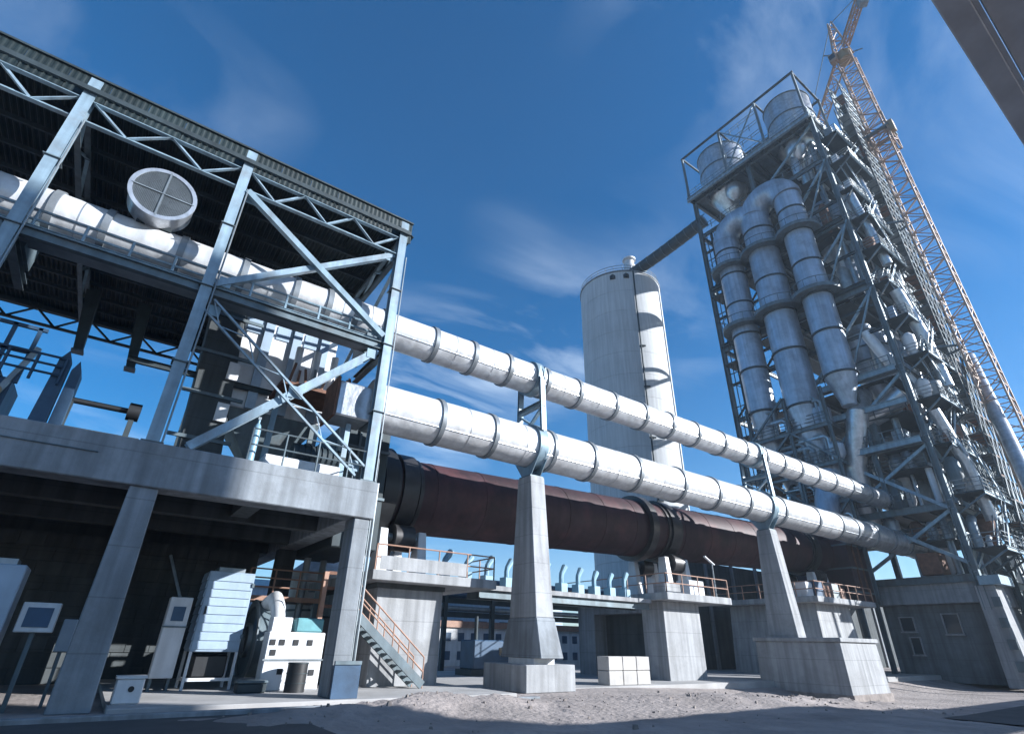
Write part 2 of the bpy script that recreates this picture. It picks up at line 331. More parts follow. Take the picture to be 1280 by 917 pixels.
def vribs(x0, x1, y, z0, z1, amp=0.03, pitch=0.2):     # upright corrugated strip
    m = MB(); n = int(round((x1-x0)/pitch))*4; pr = [(x0+(x1-x0)*i/n, y+(amp if i%4 in (1,2) else -amp)) for i in range(n+1)]; k = n+1
    return m.add([(x,yy,z0) for x,yy in pr]+[(x,yy,z1) for x,yy in pr]+[(x,yy+0.03,z0) for x,yy in pr]+[(x,yy+0.03,z1) for x,yy in pr],
        [q for i in range(n) for q in ((i,i+1,k+i+1,k+i),(2*k+i,3*k+i,3*k+i+1,2*k+i+1),(i,2*k+i,2*k+i+1,i+1),(k+i,k+i+1,3*k+i+1,3*k+i))])
for i in range(16):
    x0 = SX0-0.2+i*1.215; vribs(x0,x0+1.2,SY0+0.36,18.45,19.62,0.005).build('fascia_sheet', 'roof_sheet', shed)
MB().box(SX0-0.2,SX1+0.1,SY0+0.28,SY0+0.50,19.62,19.7).build('fascia_cap', 'steel_dark', shed)
MB().box(SX1-0.1,SX1-0.05,SY0+0.62,SY1+0.3,18.5,19.35).build('fascia', 'roof_sheet', shed)
MB().box(SX0-0.2,SX1+0.1,SY1+0.32,SY1+0.37,18.5,19.35).build('fascia', 'roof_sheet', shed)
yb = SY0+0.12
def lattice_brace(p, q, w_, mat):
    p = V(p); q = V(q); d = (q-p).normalized(); n = V((0,1,0)).cross(d).normalized()*w_/2; m = MB()
    m.bar(p+n,q+n,0.07,0.09,up=(0,1,0)); m.bar(p-n,q-n,0.07,0.09,up=(0,1,0)); L = (q-p).length; k = int(L/(w_*1.6))
    for i in range(k): m.bar(p+d*(L*i/k)+n*(1 if i%2 else -1), p+d*(L*(i+1)/k)-n*(1 if i%2 else -1), 0.035,0.03,up=(0,1,0))
    return m.build('brace', mat, shed)
MB().angle((0.2,yb,17.3),(6.5,yb,12.95),0.24,0.04,up=(0,1,0)).build('brace', 'steel_blue', shed); MB().angle((0.15,yb+0.2,12.9),(6.5,yb+0.2,17.35),0.24,0.04,up=(0,1,0)).build('brace', 'steel_pale', shed)
lattice_brace((0.15,yb,12.0),(6.4,yb,7.2),0.5,'steel_pale'); MB().ibeam((0.9,yb+0.3,7.0),(6.4,yb+0.3,12.3),0.28,0.3,0.04,up=(0,1,0)).build('brace', 'steel_pale', shed)
MB().box(3.4,3.9,yb+0.1,yb+0.13,9.4,9.85).build('gusset_plate', 'steel_pale', shed)
for y0, y1 in ((18.9,27.5),(28.2,36.6)):             # end-frame bracing
    MB().angle((6.75,y0,12.9),(6.75,y1,17.4),0.16).build('brace', 'steel_blue', shed); MB().angle((6.85,y1,12.9),(6.85,y0,17.4),0.16).build('brace', 'steel_blue', shed)
MB().ibeam((6.75,27.8,6.85),(6.75,27.8,18.6),0.36,0.4,up=(0,1,0)).build('steel_column', 'steel_grey', shed)
for z in (12.55,): MB().ibeam((CX[0],SY0+0.25,z),(CX[3],SY0+0.25,z),0.22,0.34).build('tie_beam', 'steel_grey', shed)
MB().ibeam((-1.8,24.0,11.5),(3.8,24.0,11.5),0.16,0.24).build('cross_beam', 'steel_dark', shed)
for x in CX: MB().ibeam((x,18.9,12.4),(x,22.2,12.4),0.25,0.3).build('cross_beam', 'steel_grey', shed)
for x, z in ((0.45,17.1),(6.25,13.15),(0.45,13.1),(6.25,17.15),(0.4,11.85),(6.2,7.4),(6.2,12.1)): MB().box(x-0.2,x+0.2,yb+0.13,yb+0.15,z-0.2,z+0.2).build('gusset_plate', 'steel_blue', shed)
for x in (-5.05,0.2,7.0): MB().tube((x,SY0+0.02,6.9),(x,SY0+0.02,17.3),0.03,n=6).build('conduit', 'galv', shed)
for y, z in ((18.475,6.3),): MB().tube((SX0,y,z),(-1.2,y,z),0.02,n=6).build('conduit', 'steel_grey', shed)
MB().tube((7.2,18.7,0.2),(7.2,18.7,6.9),0.05,n=8).build('downpipe', 'galv', shed)
for i in range(22): MB().tube((7.2,18.95,0.5+i*0.3),(7.2,19.35,0.5+i*0.3),0.018,n=5).build('rung', 'galv', shed)
for y in (18.95,19.35): MB().tube((7.2,y,0.2),(7.2,y,7.9),0.028,n=6).build('ladder_stile', 'galv', shed)
railing(shed, [(2.6,18.6,6.86),(7.05,18.6,6.86),(7.05,24,6.86)], 'steel_grey', 1.1, 1.25, 0.03)

# catwalk beneath the upper pipe
cw = thing('catwalk', 'steel catwalk with handrails hung below the upper pipe inside the shed', 'catwalk', (0,19.4,12.72))
MB().box(-11.3,6.4,18.85,20.0,12.72,12.78).build('floor_grating', 'mesh_grey', cw)
MB().ibeam((-11.3,18.85,12.8),(6.4,18.85,12.8),0.1,0.2).build('edge_beam', 'steel_blue', cw)
railing(cw, [(-11.3,18.9,12.78),(6.4,18.9,12.78)], 'steel_blue', 0.75, 1.3, 0.05)
# chutes hanging from the roof trusses at the back
for x, y, z1, lb in ((-5.0,33.0,14.9,'short dark chute hanging from the shed roof near the outer column'),(-2.6,33.0,14.6,'longer dark chute hanging from the shed roof by the middle column')):
    ch_ = thing('hanging_chute', lb, 'chute', (x,y,z1), 'dark chutes hung under the shed roof')
    MB().hexa([(x+0.2,y-0.22,z1),(x+0.6,y-0.22,z1),(x+0.6,y+0.22,z1),(x+0.2,y+0.22,z1)], [(x-0.35,y-0.35,18.5),(x+0.3,y-0.35,18.5),(x+0.3,y+0.35,18.5),(x-0.35,y+0.35,18.5)]).build('chute_body', 'steel_dark', ch_)
    MB().box(x+0.14,x+0.66,y-0.28,y+0.28,z1-0.1,z1).build('gate', 'steel_grey', ch_)
# ------------------------------------------------------------ pipes
PY, UZ, UR, LZ, LR = 20.5, 14.5, 0.83, 10.62, 1.03
def pipeline(name, label, z, r, joints, worn_from, base):
    root = thing(name, label, 'pipe', (base, PY, z-r))
    for i, (a, b) in enumerate(zip(joints[:-1], joints[1:])):
        mat = 'cladding' if a < worn_from else 'cladding_worn'
        m = MB(); m.tube((a+0.02,PY,z),(b-0.02,PY,z),r,n=40); sec = m.build('pipe_section', mat, root, True)
        fl = MB().ring((b-0.11,PY,z),(b+0.11,PY,z),r-0.05,r+0.075,40).build('flange', 'flange', sec, True)
        MB().bar((a+0.12,PY-r*0.86,z-r*0.52),(b-0.12,PY-r*0.86,z-r*0.52),0.05,0.03,up=(0,1,0)).build('lap_seam', 'cladding_worn', sec)
        if i % 3: MB().ring((a+(b-a)*0.5-0.02,PY,z),(a+(b-a)*0.5+0.02,PY,z),r-0.02,r+0.008,40).build('seam', 'cladding_worn', sec, True)
    return root
uj = [-11,-8.2,-5.0,-3.5,-1.2,1.0,3.0,4.4,5.6,7.0,9.57,11.75,13.9,16.4,18.75,21.6,24.2,26.7,29.3,32.2,34.8,37.3,39.7,42.2,44.8,47.6,50.6,54,57.5,61,65]
lj = [7.2,10.16,13.0,16.6,19.4,22.9,26.8,30.2,33.6,37.9,42.6,46.2,48.8,52.2,55.6,59.0,62.4]
up_pipe = pipeline('upper_pipe', 'slimmer white clad pipe running from the shed to the tower, the upper of two', UZ, UR, uj, 49, 14.5)
lo_pipe = pipeline('lower_pipe', 'thicker white clad pipe running from the shed to the tower, the lower of two', LZ, LR, lj, 46, 14.5)
# conical inlet and elbow of the lower pipe at the shed
MB().tube((7.0,PY,LZ),(7.2,PY,LZ),LR+0.14,n=40).build('end_flange', 'flange', lo_pipe, True); MB().box(5.5,6.98,20.0,21.4,9.7,11.2).build('inlet_box', 'cladding_worn', lo_pipe, False, 0.06); MB().box(5.4,5.5,19.9,21.5,9.6,11.3).build('inlet_flange', 'rust', lo_pipe)
MB().ring((29.0,PY,LZ),(29.5,PY,LZ),LR,LR+0.012,12,120,170).build('patch', 'galv', lo_pipe)
# round ventilation fan on the upper pipe
fan = thing('ventilation_fan', 'round drum shaped ventilation fan with mesh front sitting on the upper pipe', 'fan', (-2.25,20.0,15.4))
fc = V((-2.28,19.05,15.98)); FA = V((0.03,-1,-0.03)).normalized(); FRr = 1.03
MB().ring(fc-FA*0.9,fc,FRr-0.06,FRr,40).build('drum', 'cladding_worn', fan, True)
MB().tube(fc-FA*0.9,fc-FA*0.85,FRr-0.05,n=40).build('back_plate', 'steel_grey', fan)
MB().ring(fc-FA*0.06,fc+FA*0.05,FRr-0.1,FRr+0.04,40).build('rim', 'cladding_worn', fan, True)
_, _, fsx, fsy = MB().frame(fc, fc+FA)
g1 = MB()
for i in range(-20,21):
    k = i*0.048; h = math.sqrt(max(0,0.98**2-k*k))
    g1.bar(fc+fsx*k-fsy*h,fc+fsx*k+fsy*h,0.02,0.012); g1.bar(fc+fsy*k-fsx*h+FA*0.012,fc+fsy*k+fsx*h+FA*0.012,0.02,0.012)
g1.build('mesh_guard', 'galv', fan)
for d in (fsx, fsy): MB().bar(fc-d*0.99+FA*0.04,fc+d*0.99+FA*0.04,0.06,0.03).build('guard_bar', 'galv', fan)
MB().tube(fc-FA*0.7,fc-FA*0.3,0.22,n=16).build('motor', 'steel_grey', fan)
for k in range(6):
    t = k*math.pi/3; e = fsx*math.cos(t)+fsy*math.sin(t); e2 = (fsy*math.cos(t)-fsx*math.sin(t)+FA*0.5).normalized()
    MB().prism(fc-FA*0.5+e*0.2,fc-FA*0.5+e*0.9,[(-0.02,-0.22),(0.02,-0.22),(0.02,0.22),(-0.02,0.22)],up=e2).build('blade', 'steel_dark', fan)
MB().box(-2.8,-1.7,19.75,20.4,15.0,15.4).build('mounting_frame', 'steel_dark', fan)
# pipe racks inside the shed hang the pipe: saddles
for x in (-9.5,-5.2,0.0,6.3):
    MB().box(x-0.12,x+0.12,19.7,21.3,12.56,13.62).build('saddle', 'steel_grey', up_pipe)

# ------------------------------------------------------------ pipe piers
def pipe_pier(x, zb, label, bx0, bx1, by0, by1, gz0):
    root = thing('pipe_pier', label, 'pier', ((bx0+bx1)/2,PY,gz0), 'concrete piers carrying the two pipes')
    if bx1-bx0 > 3.0:
        MB().hexa([(bx0-0.1,by0-0.1,gz0),(bx1+0.1,by0-0.1,gz0),(bx1+0.1,by1+0.1,gz0),(bx0-0.1,by1+0.1,gz0)],[(bx0,by0,zb-0.22),(bx1,by0,zb-0.22),(bx1,by1,zb-0.22),(bx0,by1,zb-0.22)]).build('pedestal', 'concrete_pale', root, False, 0.03)
        MB().box(bx0-0.16,bx1+0.16,by0-0.16,by1+0.16,gz0,gz0+0.5).build('footing_strip', 'rock', root, False, 0.03)
        MB().box(bx0-0.12,bx1+0.12,by0-0.12,by1+0.12,zb-0.22,zb).build('pedestal_cap', 'concrete_pale', root, False, 0.03)
    else:
        MB().box(bx0,bx1,by0,by1,gz0,zb).build('pedestal', 'concrete_pale', root, False, 0.03)
    t = 0.44
    z1 = 9.0
    b0 = 0.98; t0 = 0.5; bx = t+0.05
    s0 = zb+1.75 if zb < 1.5 else zb
    if zb < 1.5:                                     # wide foot block
        MB().hexa([(x-bx-0.12,PY-1.45,zb+0.22),(x+bx+0.12,PY-1.45,zb+0.22),(x+bx+0.12,PY+1.45,zb+0.22),(x-bx-0.12,PY+1.45,zb+0.22)],[(x-bx-0.02,PY-b0-0.04,s0),(x+bx+0.02,PY-b0-0.04,s0),(x+bx+0.02,PY+b0+0.04,s0),(x-bx-0.02,PY+b0+0.04,s0)]).build('foot', 'concrete', root, False, 0.03)
        MB().box(x-bx-0.06,x+bx+0.06,PY-0.9,PY+0.9,zb,zb+0.22).build('grout_pad', 'white_paint', root)
    MB().hexa([(x-bx,PY-b0,s0),(x+bx,PY-b0,s0),(x+bx,PY+b0,s0),(x-bx,PY+b0,s0)],[(x-t,PY-t0,z1),(x+t,PY-t0,z1),(x+t,PY+t0,z1),(x-t,PY+t0,z1)]).build('shaft', 'concrete_pale', root, False, 0.03)
    # steel yoke: plate saddle below, collar round each pipe, near-side hanger between them
    MB().box(x-0.4,x+0.4,PY-0.46,PY+0.46,z1,z1+0.06).build('bearing_plate', 'steel_grey', root)
    for dx in (-0.28,0.28):
        MB().add([(x+dx+e,PY+yy,zz) for e in (-0.02,0.02) for yy,zz in ((-0.36,z1+0.06),(0.36,z1+0.06),(1.25,LZ-0.35),(0.95,LZ-0.75),(0,LZ-LR-0.09),(-0.95,LZ-0.75),(-1.25,LZ-0.35))],
            [(0,1,4),(1,2,3,4),(6,0,4,5),(11,8,7),(11,10,9,8),(12,11,7,13)]+[(i,(i+1)%7,7+(i+1)%7,7+i) for i in range(7)]).build('saddle_plate', 'steel_blue', root)
    MB().ring((x-0.26,PY,LZ),(x+0.26,PY,LZ),LR+0.02,LR+0.13,40).build('collar', 'steel_blue', root, True)
    MB().ring((x-0.22,PY,UZ),(x+0.22,PY,UZ),UR+0.02,UR+0.13,40).build('collar', 'steel_blue', root, True)
    for s in (-1,1):
        MB().ibeam((x,PY+s*1.02,LZ+0.62),(x,PY+s*0.92,UZ-0.2),0.3,0.16,0.02,up=(0,1,0)).build('hanger', 'steel_pale', root)
        MB().bar((x,PY+s*1.05,LZ+2.0),(x,PY,LZ+1.25),0.18,0.1).build('knee_brace', 'steel_blue', root)
    MB().ibeam((x,PY-0.95,LZ+2.15),(x,PY+0.95,LZ+2.15),0.3,0.26).build('cross_beam', 'steel_blue', root)
    for s in (-1,1):
        for dx in (-0.17,0.17): MB().tube((x+dx,PY+s*(UR+0.2),UZ-0.35),(x+dx,PY+s*(UR+0.2),UZ+0.35),0.03,n=6).build('bolt', 'galv', root)
    return root
pipe_pier(15.75, 0.98, 'tapered concrete pipe pier on a low square footing, beside the white stair', 14.5,17.1,19.2,22.3,0.0)
pipe_pier(36.4, 2.35, 'tapered concrete pipe pier standing on a tall chest-high plinth', 34.2,38.6,16.3,21.4,-0.9)

# ------------------------------------------------------------ rotary kiln
KY, KR = 26.0, 1.88
kz = lambda x: 8.45+0.031*(x-10)
kiln = thing('rotary_kiln', 'long dark brown rotary kiln drum slung behind the pipes', 'kiln', (30,KY,kz(30)-KR))
kx = [9.8,12.6,15.6,18.6,21.6,24.6,27.4,30.4,32.4,35.4,38.4,41.4,44.4,47.4,50.4,53.45]
for a, b in zip(kx[:-1], kx[1:]):
    MB().tube((a,KY,kz(a)),(b,KY,kz(b)),KR,n=48).build('shell_course', 'kiln_shell', kiln, True)
    MB().ring((b-0.06,KY,kz(b)),(b+0.06,KY,kz(b)),KR-0.05,KR+0.02,48).build('weld_band', 'kiln_shell', kiln, True)
for x in (11.0,31.2,50.5):
    MB().ring((x-0.42,KY,kz(x)),(x+0.42,KY,kz(x)),KR+0.06,KR+0.22,48).build('riding_tyre', 'tyre', kiln, True)
    for s in (-1,1): MB().ring((x+s*0.62-0.1,KY,kz(x)),(x+s*0.62+0.1,KY,kz(x)),KR-0.02,KR+0.1,48).build('stop_ring', 'tyre', kiln, True)
MB().ring((9.5,KY,kz(9.6)),(10.2,KY,kz(9.9)),KR-0.1,KR+0.45,48).build('nose_cowl', 'black', kiln, True)
MB().ring((28.6,KY,kz(28.6)),(29.2,KY,kz(29)),KR,KR+0.32,60).build('girth_gear', 'tyre', kiln, True)
# kiln hood inside the shed
hood = thing('kiln_hood', 'dark steel kiln hood housing at the shed end of the kiln', 'kiln hood', (7.5,KY,6.85))
MB().box(7.25,9.3,23.3,28.7,5.2,11.1).build('casing', 'steel_dark', hood, False, 0.05)
for z in (7.4,9.6): MB().box(7.2,9.34,23.22,23.3,z,z+0.12).build('stiffener', 'steel_grey', hood)
for x in (7.8,8.8): MB().box(x-0.05,x+0.05,23.2,23.28,5.3,11.0).build('stiffener', 'steel_grey', hood)

# ------------------------------------------------------------ kiln support piers
def roller_station(root, x, zt, y0):
    z = kz(x); ang = R_(30)
    for s in (-1,1):
        cy = KY+s*math.sin(ang)*(KR+0.22+0.62); cz = z-math.cos(ang)*(KR+0.22+0.62)
        ro = MB().tube((x-0.5,cy,cz),(x+0.5,cy,cz),0.62,n=24).build('support_roller', 'tyre', root, True)
        MB().tube((x-1.1,cy,cz),(x+1.1,cy,cz),0.2,n=12).build('shaft_axle', 'galv', ro, True)
        for d in (-1.0,1.0):
            MB().hexa([(x+d-0.28,cy-0.5,zt),(x+d+0.28,cy-0.5,zt),(x+d+0.28,cy+0.5,zt),(x+d-0.28,cy+0.5,zt)],[(x+d-0.2,cy-0.28,cz+0.35),(x+d+0.2,cy-0.28,cz+0.35),(x+d+0.2,cy+0.28,cz+0.35),(x+d-0.2,cy+0.28,cz+0.35)]).build('bearing_block', 'white_paint', root, False, 0.03)
    MB().box(x-1.5,x+1.5,KY-2.6,KY+2.6,zt-0.001,zt+0.15).build('base_frame', 'rust', root)
# left pier with stair
pA = thing('kiln_pier', 'white-washed kiln pier beside the stair, with a pale platform on top', 'pier', (11,KY,0.1), 'concrete piers under the kiln')
MB().box(9.3,12.4,22.6,29.6,0.1,3.72).build('pier_wall', 'concrete_pale', pA, False, 0.03)
MB().box(9.24,12.46,22.54,29.66,3.72,3.9).build('pier_band', 'concrete_dark', pA)
pl_ = MB().box(8.6,14.6,21.6,30.0,3.9,4.28).build('platform', 'concrete_pale', pA, False, 0.02)
roller_station(pA, 11.0, 4.30, 22)
railing(pl_, [(8.7,21.7,4.28),(14.5,21.7,4.28),(14.5,24.2,4.28)], 'rail_orange', 1.0, 1.4, 0.035)
MB().box(8.9,13.0,21.66,21.69,4.32,4.85).build('toe_panel', 'concrete_pale', pA)
pB = thing('kiln_pier', 'kiln pier with a dark recess on its flank and blocks stacked beside it', 'pier', (29,KY,0.0), 'concrete piers under the kiln')
MB().box(27.3,30.7,22.7,24.4,-0.3,4.15).build('pier_leg', 'concrete_pale', pB, False, 0.03)
MB().box(27.3,30.7,28.6,30.2,-0.3,4.15).build('pier_leg', 'concrete', pB, False, 0.03)
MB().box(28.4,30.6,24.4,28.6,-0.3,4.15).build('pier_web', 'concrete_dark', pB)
MB().box(27.35,28.4,24.4,28.6,3.55,4.15).build('lintel', 'concrete', pB)
pl_ = MB().box(26.6,32.8,21.7,31.0,4.15,4.55).build('platform', 'concrete_pale', pB, False, 0.02)
roller_station(pB, 31.2, 4.57, 22)
railing(pl_, [(26.7,30.9,4.55),(26.7,21.8,4.55),(32.7,21.8,4.55)], 'rail_orange', 1.05, 1.5, 0.035)
MB().box(29.9,31.4,22.6,23.6,4.56,5.5).build('gearbox', 'white_paint', pB, False, 0.04)
MB().box(27.4,29.0,22.5,23.4,4.56,5.2).build('motor_housing', 'concrete_pale', pB, False, 0.04)
MB().tube((32.0,22.2,4.56),(32.0,22.2,6.6),0.05,n=8).build('lamp_mast', 'galv', pB); MB().bar((31.3,22.2,7.0),(32.2,22.2,6.55),0.16,0.06).build('lamp_arm', 'white_paint', pB)
pC = thing('kiln_pier', 'kiln pier behind the chest-high plinth, lower stair leaning on its lit side', 'pier', (47,KY,0.0), 'concrete piers under the kiln')
MB().hexa([(44.3,22.2,-0.9),(50.4,22.2,-0.9),(50.4,30,-0.9),(44.3,30,-0.9)],[(44.6,22.4,4.9),(49.9,22.4,4.9),(49.9,29.8,4.9),(44.6,29.8,4.9)]).build('pier_wall', 'concrete_pale', pC, False, 0.03)
pl_ = MB().box(43.2,52.6,21.4,30.6,4.9,5.3).build('platform', 'concrete_pale', pC, False, 0.02)
roller_station(pC, 50.5, 5.32, 22)
railing(pl_, [(43.3,30.5,5.3),(43.3,21.5,5.3),(52.5,21.5,5.3)], 'rail_orange', 1.05, 1.4, 0.04)
for x, s, mt in ((44.3,0.5,'white_paint'),(45.8,0.6,'machine_blue'),(47.0,0.45,'rust'),(48.4,0.6,'galv'),(49.6,0.4,'rail_orange')):
    MB().box(x-s,x+s,22.4,23.4,5.31,5.6+s*1.6).build('drive_unit', mt, pC, False, 0.05)
MB().box(44.45,44.52,24.4,25.6,2.6,3.4).build('louvre', 'black', pC)

# platform walkway between piers under the kiln and the shell cooling ducts
wk = thing('kiln_walkway', 'pale edged walkway spanning between the kiln piers', 'walkway', (20,23,4.0))
MB().box(14.62,26.55,22.9,24.4,3.98,4.2).build('deck', 'concrete_pale', wk)
for y in (23.1,24.2): MB().ibeam((14.62,y,3.8),(26.55,y,3.8),0.2,0.34).build('girder', 'steel_grey', wk)
for k in range(11):
    x = 12.9+k*1.22
    d = thing('cooling_duct', 'pale blue bent blower duct pointing up at the kiln shell', 'duct', (x,23.6,4.2 if x > 14.5 else 4.28), 'shell cooling ducts along the kiln walkway')
    z0 = 4.2 if x > 14.5 else 4.28
    MB().box(x-0.24,x+0.24,23.35,23.9,z0,z0+0.5).build('fan_box', 'duct_blue', d, False, 0.03)
    q = random.uniform(0.75,1.0); MB().path([(x,23.62,z0+0.5),(x,23.62,z0+0.5+0.3*q),(x+0.1,23.7,z0+0.5+0.5*q),(x+0.2+0.3*q,23.85,z0+0.5+0.95*q)],[0.13,0.13,0.14,0.18],10).build('nozzle', 'duct_blue', d, True)

# stacked concrete blocks by the second kiln pier
for r_ in range(2):
    for c_ in range(3):
        x = 20.95+c_*0.98+0.01*r_; z = 0.035+r_*0.62
        o = MB().box(x,x+0.95,21.1,21.9,z,z+0.6).build('concrete_block', 'block', None, False, 0.02)
        tag(o, ('cast concrete block in the bottom course of the stack by the kiln pier','cast concrete block in the top course of the stack by the kiln pier')[r_], 'block', ('bottom course of stacked blocks','top course of stacked blocks')[r_])

# stair up to the left kiln pier
st = thing('steel_stair', 'steel stair with salmon handrails climbing beside the white-washed kiln pier', 'stair', (10.6,21.7,0.14))
sa, sb = V((7.5,21.3,3.0)), V((11.0,21.3,0.14))
for y in (21.2,22.1): MB().bar((sa.x,y,sa.z),(sb.x,y,sb.z+0.1),0.08,0.3).build('stringer', 'steel_grey', st)
for i in range(15):
    t = (i+0.5)/15; p = sa.lerp(sb,t); MB().box(p.x-0.14,p.x+0.14,21.24,22.06,p.z+0.08,p.z+0.12).build('tread', 'galv', st)
for y in (21.2,22.1):
    for h in (0.55,1.05): MB().tube((sa.x,y,sa.z+h),(sb.x,y,sb.z+h),0.03,n=6).build('handrail', 'rail_orange', st)
    for i in range(6): p = sa.lerp(sb,i/5); MB().tube((p.x,y,p.z),(p.x,y,p.z+1.05),0.028,n=6).build('post', 'rail_orange', st)

# ------------------------------------------------------------ under the shed deck
wall = thing('block_wall', 'dark concrete block wall at the back of the bay under the deck', 'wall', (-2,30,0))
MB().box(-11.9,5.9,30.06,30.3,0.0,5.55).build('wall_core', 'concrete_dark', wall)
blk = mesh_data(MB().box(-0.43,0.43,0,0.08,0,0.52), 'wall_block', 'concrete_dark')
for r_ in range(10):
    for c_ in range(20):
        x = -11.3+c_*0.88+(0.44 if r_ % 2 else 0)
        if x > 5.4: continue
        inst('block', blk, wall, (x,29.985+random.uniform(-0.012,0.012),0.02+r_*0.55))
# tall louvred cabinet on a stand
cb = thing('louvred_cabinet', 'tall pale blue louvred cabinet on an open white stand', 'cabinet', (3.8,23.6,0.14))
MB().box(3.0,4.55,23.0,24.4,1.28,3.88).build('housing', 'louver_blue', cb, False, 0.02)
for i in range(9):
    z = 1.36+i*0.275
    MB().hexa([(3.03,22.965,z),(4.52,22.965,z),(4.52,23.0,z),(3.03,23.0,z)],[(3.03,22.99,z+0.24),(4.52,22.99,z+0.24),(4.52,23.0,z+0.24),(3.03,23.0,z+0.24)]).build('slat', 'louver_blue', cb)
    MB().hexa([(2.965,23.04,z),(3.0,23.04,z),(3.0,24.36,z),(2.965,24.36,z)],[(2.99,23.04,z+0.24),(3.0,23.04,z+0.24),(3.0,24.36,z+0.24),(2.99,24.36,z+0.24)]).build('slat', 'louver_blue', cb)
MB().box(3.3,4.2,23.2,24.2,3.88,4.04).build('top_cap', 'galv', cb)
for z in (1.7,3.4): MB().box(4.5,4.58,22.93,22.99,z,z+0.14).build('hinge', 'steel_grey', cb)
MB().box(3.12,3.18,22.9,22.97,2.45,2.7).build('handle', 'black', cb)
for x in (3.05,4.5):
    for y in (23.05,24.35): MB().box(x-0.045,x+0.045,y-0.045,y+0.045,0.14,1.28).build('leg', 'white_paint', cb)
MB().box(3.095,4.455,23.02,23.08,0.40,0.5).build('stretcher', 'white_paint', cb); MB().box(3.02,3.08,23.095,24.305,0.40,0.5).build('stretcher', 'white_paint', cb)
MB().box(3.25,4.3,23.3,24.2,0.5,1.18).build('motor', 'black', cb, False, 0.04)
# second tall cabinet, further left in shade
cb2 = thing('wall_cabinet', 'tall shaded blue cabinet standing left of the concrete column', 'cabinet', (-2.4,19.8,0))
MB().box(-3.2,-1.75,19.2,20.4,0.3,3.3).build('housing', 'louver_blue', cb2, False, 0.03); MB().box(-2.9,-2.0,19.4,20.2,3.3,3.45).build('top_cap', 'galv', cb2)
MB().box(-3.1,-1.85,19.3,20.3,0.0,0.3).build('plinth', 'concrete_dark', cb2); MB().box(-1.86,-1.82,19.17,19.2,1.5,1.9).build('handle', 'black', cb2)
# small framed control box
cx_ = thing('control_box', 'small white framed control box on a post beside the shaded cabinet', 'control box', (-1.0,19.6,0))
MB().box(-1.55,-0.75,19.45,19.75,1.75,2.45).build('case', 'white_paint', cx_, False, 0.02); MB().box(-1.42,-0.88,19.43,19.45,1.87,2.33).build('window', 'machine_blue', cx_)
MB().box(-1.2,-1.1,19.55,19.65,0,1.75).build('post', 'steel_grey', cx_)
cy_ = thing('switch_box', 'narrow grey switch box on a post in the shade near the column', 'switch box', (-0.6,20.5,0))
MB().box(-0.62,-0.3,20.4,20.65,1.3,2.1).build('case', 'louver_blue', cy_, False, 0.02); MB().box(-0.5,-0.42,20.48,20.56,0,1.3).build('post', 'steel_grey', cy_)
# inclined switch panel with screen
pn = thing('panel_cabinet', 'narrow white panel cabinet with a dark window, left of the louvred cabinet', 'cabinet', (2.35,23.2,0.14))
MB().box(2.02,2.7,23.0,23.6,0.5,2.95).build('housing', 'white_paint', pn, False, 0.02); MB().box(2.17,2.55,22.98,23.0,2.2,2.65).build('window', 'machine_blue', pn); MB().box(1.98,2.74,22.96,23.0,2.0,2.05).build('trim', 'steel_grey', pn)
for x in (2.1,2.62): MB().box(x-0.04,x+0.04,23.1,23.5,0.14,0.5).build('leg', 'steel_grey', pn)
MB().tube((2.3,23.3,2.95),(1.7,24.2,4.4),0.05,n=8).build('conduit', 'galv', pn)
wb = thing('junction_box', 'low white junction box with a round black port on the slab edge', 'box', (1.25,19.3,0.14))
MB().box(0.98,1.62,19.0,19.5,0.14,0.72).build('case', 'white_paint', wb, False, 0.03); MB().box(0.95,1.65,18.97,19.53,0.72,0.78).build('lid', 'white_paint', wb); MB().tube((1.35,19.0,0.48),(1.35,18.98,0.48),0.07,n=14).build('port', 'black', wb)
# centrifugal blower
bl = thing('blower_fan', 'grey centrifugal blower with a big round casing beside the louvred cabinet', 'blower', (5.6,25.2,0.14))
MB().tube((5.25,25.2,1.66),(5.95,25.2,1.66),1.42,n=36).build('scroll_casing', 'steel_grey', bl, True)
MB().ring((5.2,25.2,1.66),(5.25,25.2,1.66),1.22,1.48,36).build('casing_rim', 'galv', bl, True); MB().ring((5.95,25.2,1.66),(6.0,25.2,1.66),1.22,1.48,36).build('casing_rim', 'galv', bl, True)
MB().ring((5.1,25.2,1.66),(5.25,25.2,1.66),0.5,0.6,24).build('inlet_ring', 'galv', bl, True); MB().tube((5.22,25.2,1.66),(5.245,25.2,1.66),0.5,n=24).build('inlet', 'black', bl)
MB().box(5.23,5.25,24.2,24.7,2.0,2.4).build('nameplate', 'machine_blue', bl)
MB().path([(5.6,24.6,2.95),(5.62,23.8,3.1),(5.6,23.0,2.75),(5.6,22.5,2.2)],[0.3,0.3,0.27,0.22],14).build('outlet', 'white_paint', bl, True)
MB().box(5.0,6.2,24.2,26.2,0.14,0.42).build('base', 'concrete', bl, False, 0.03)
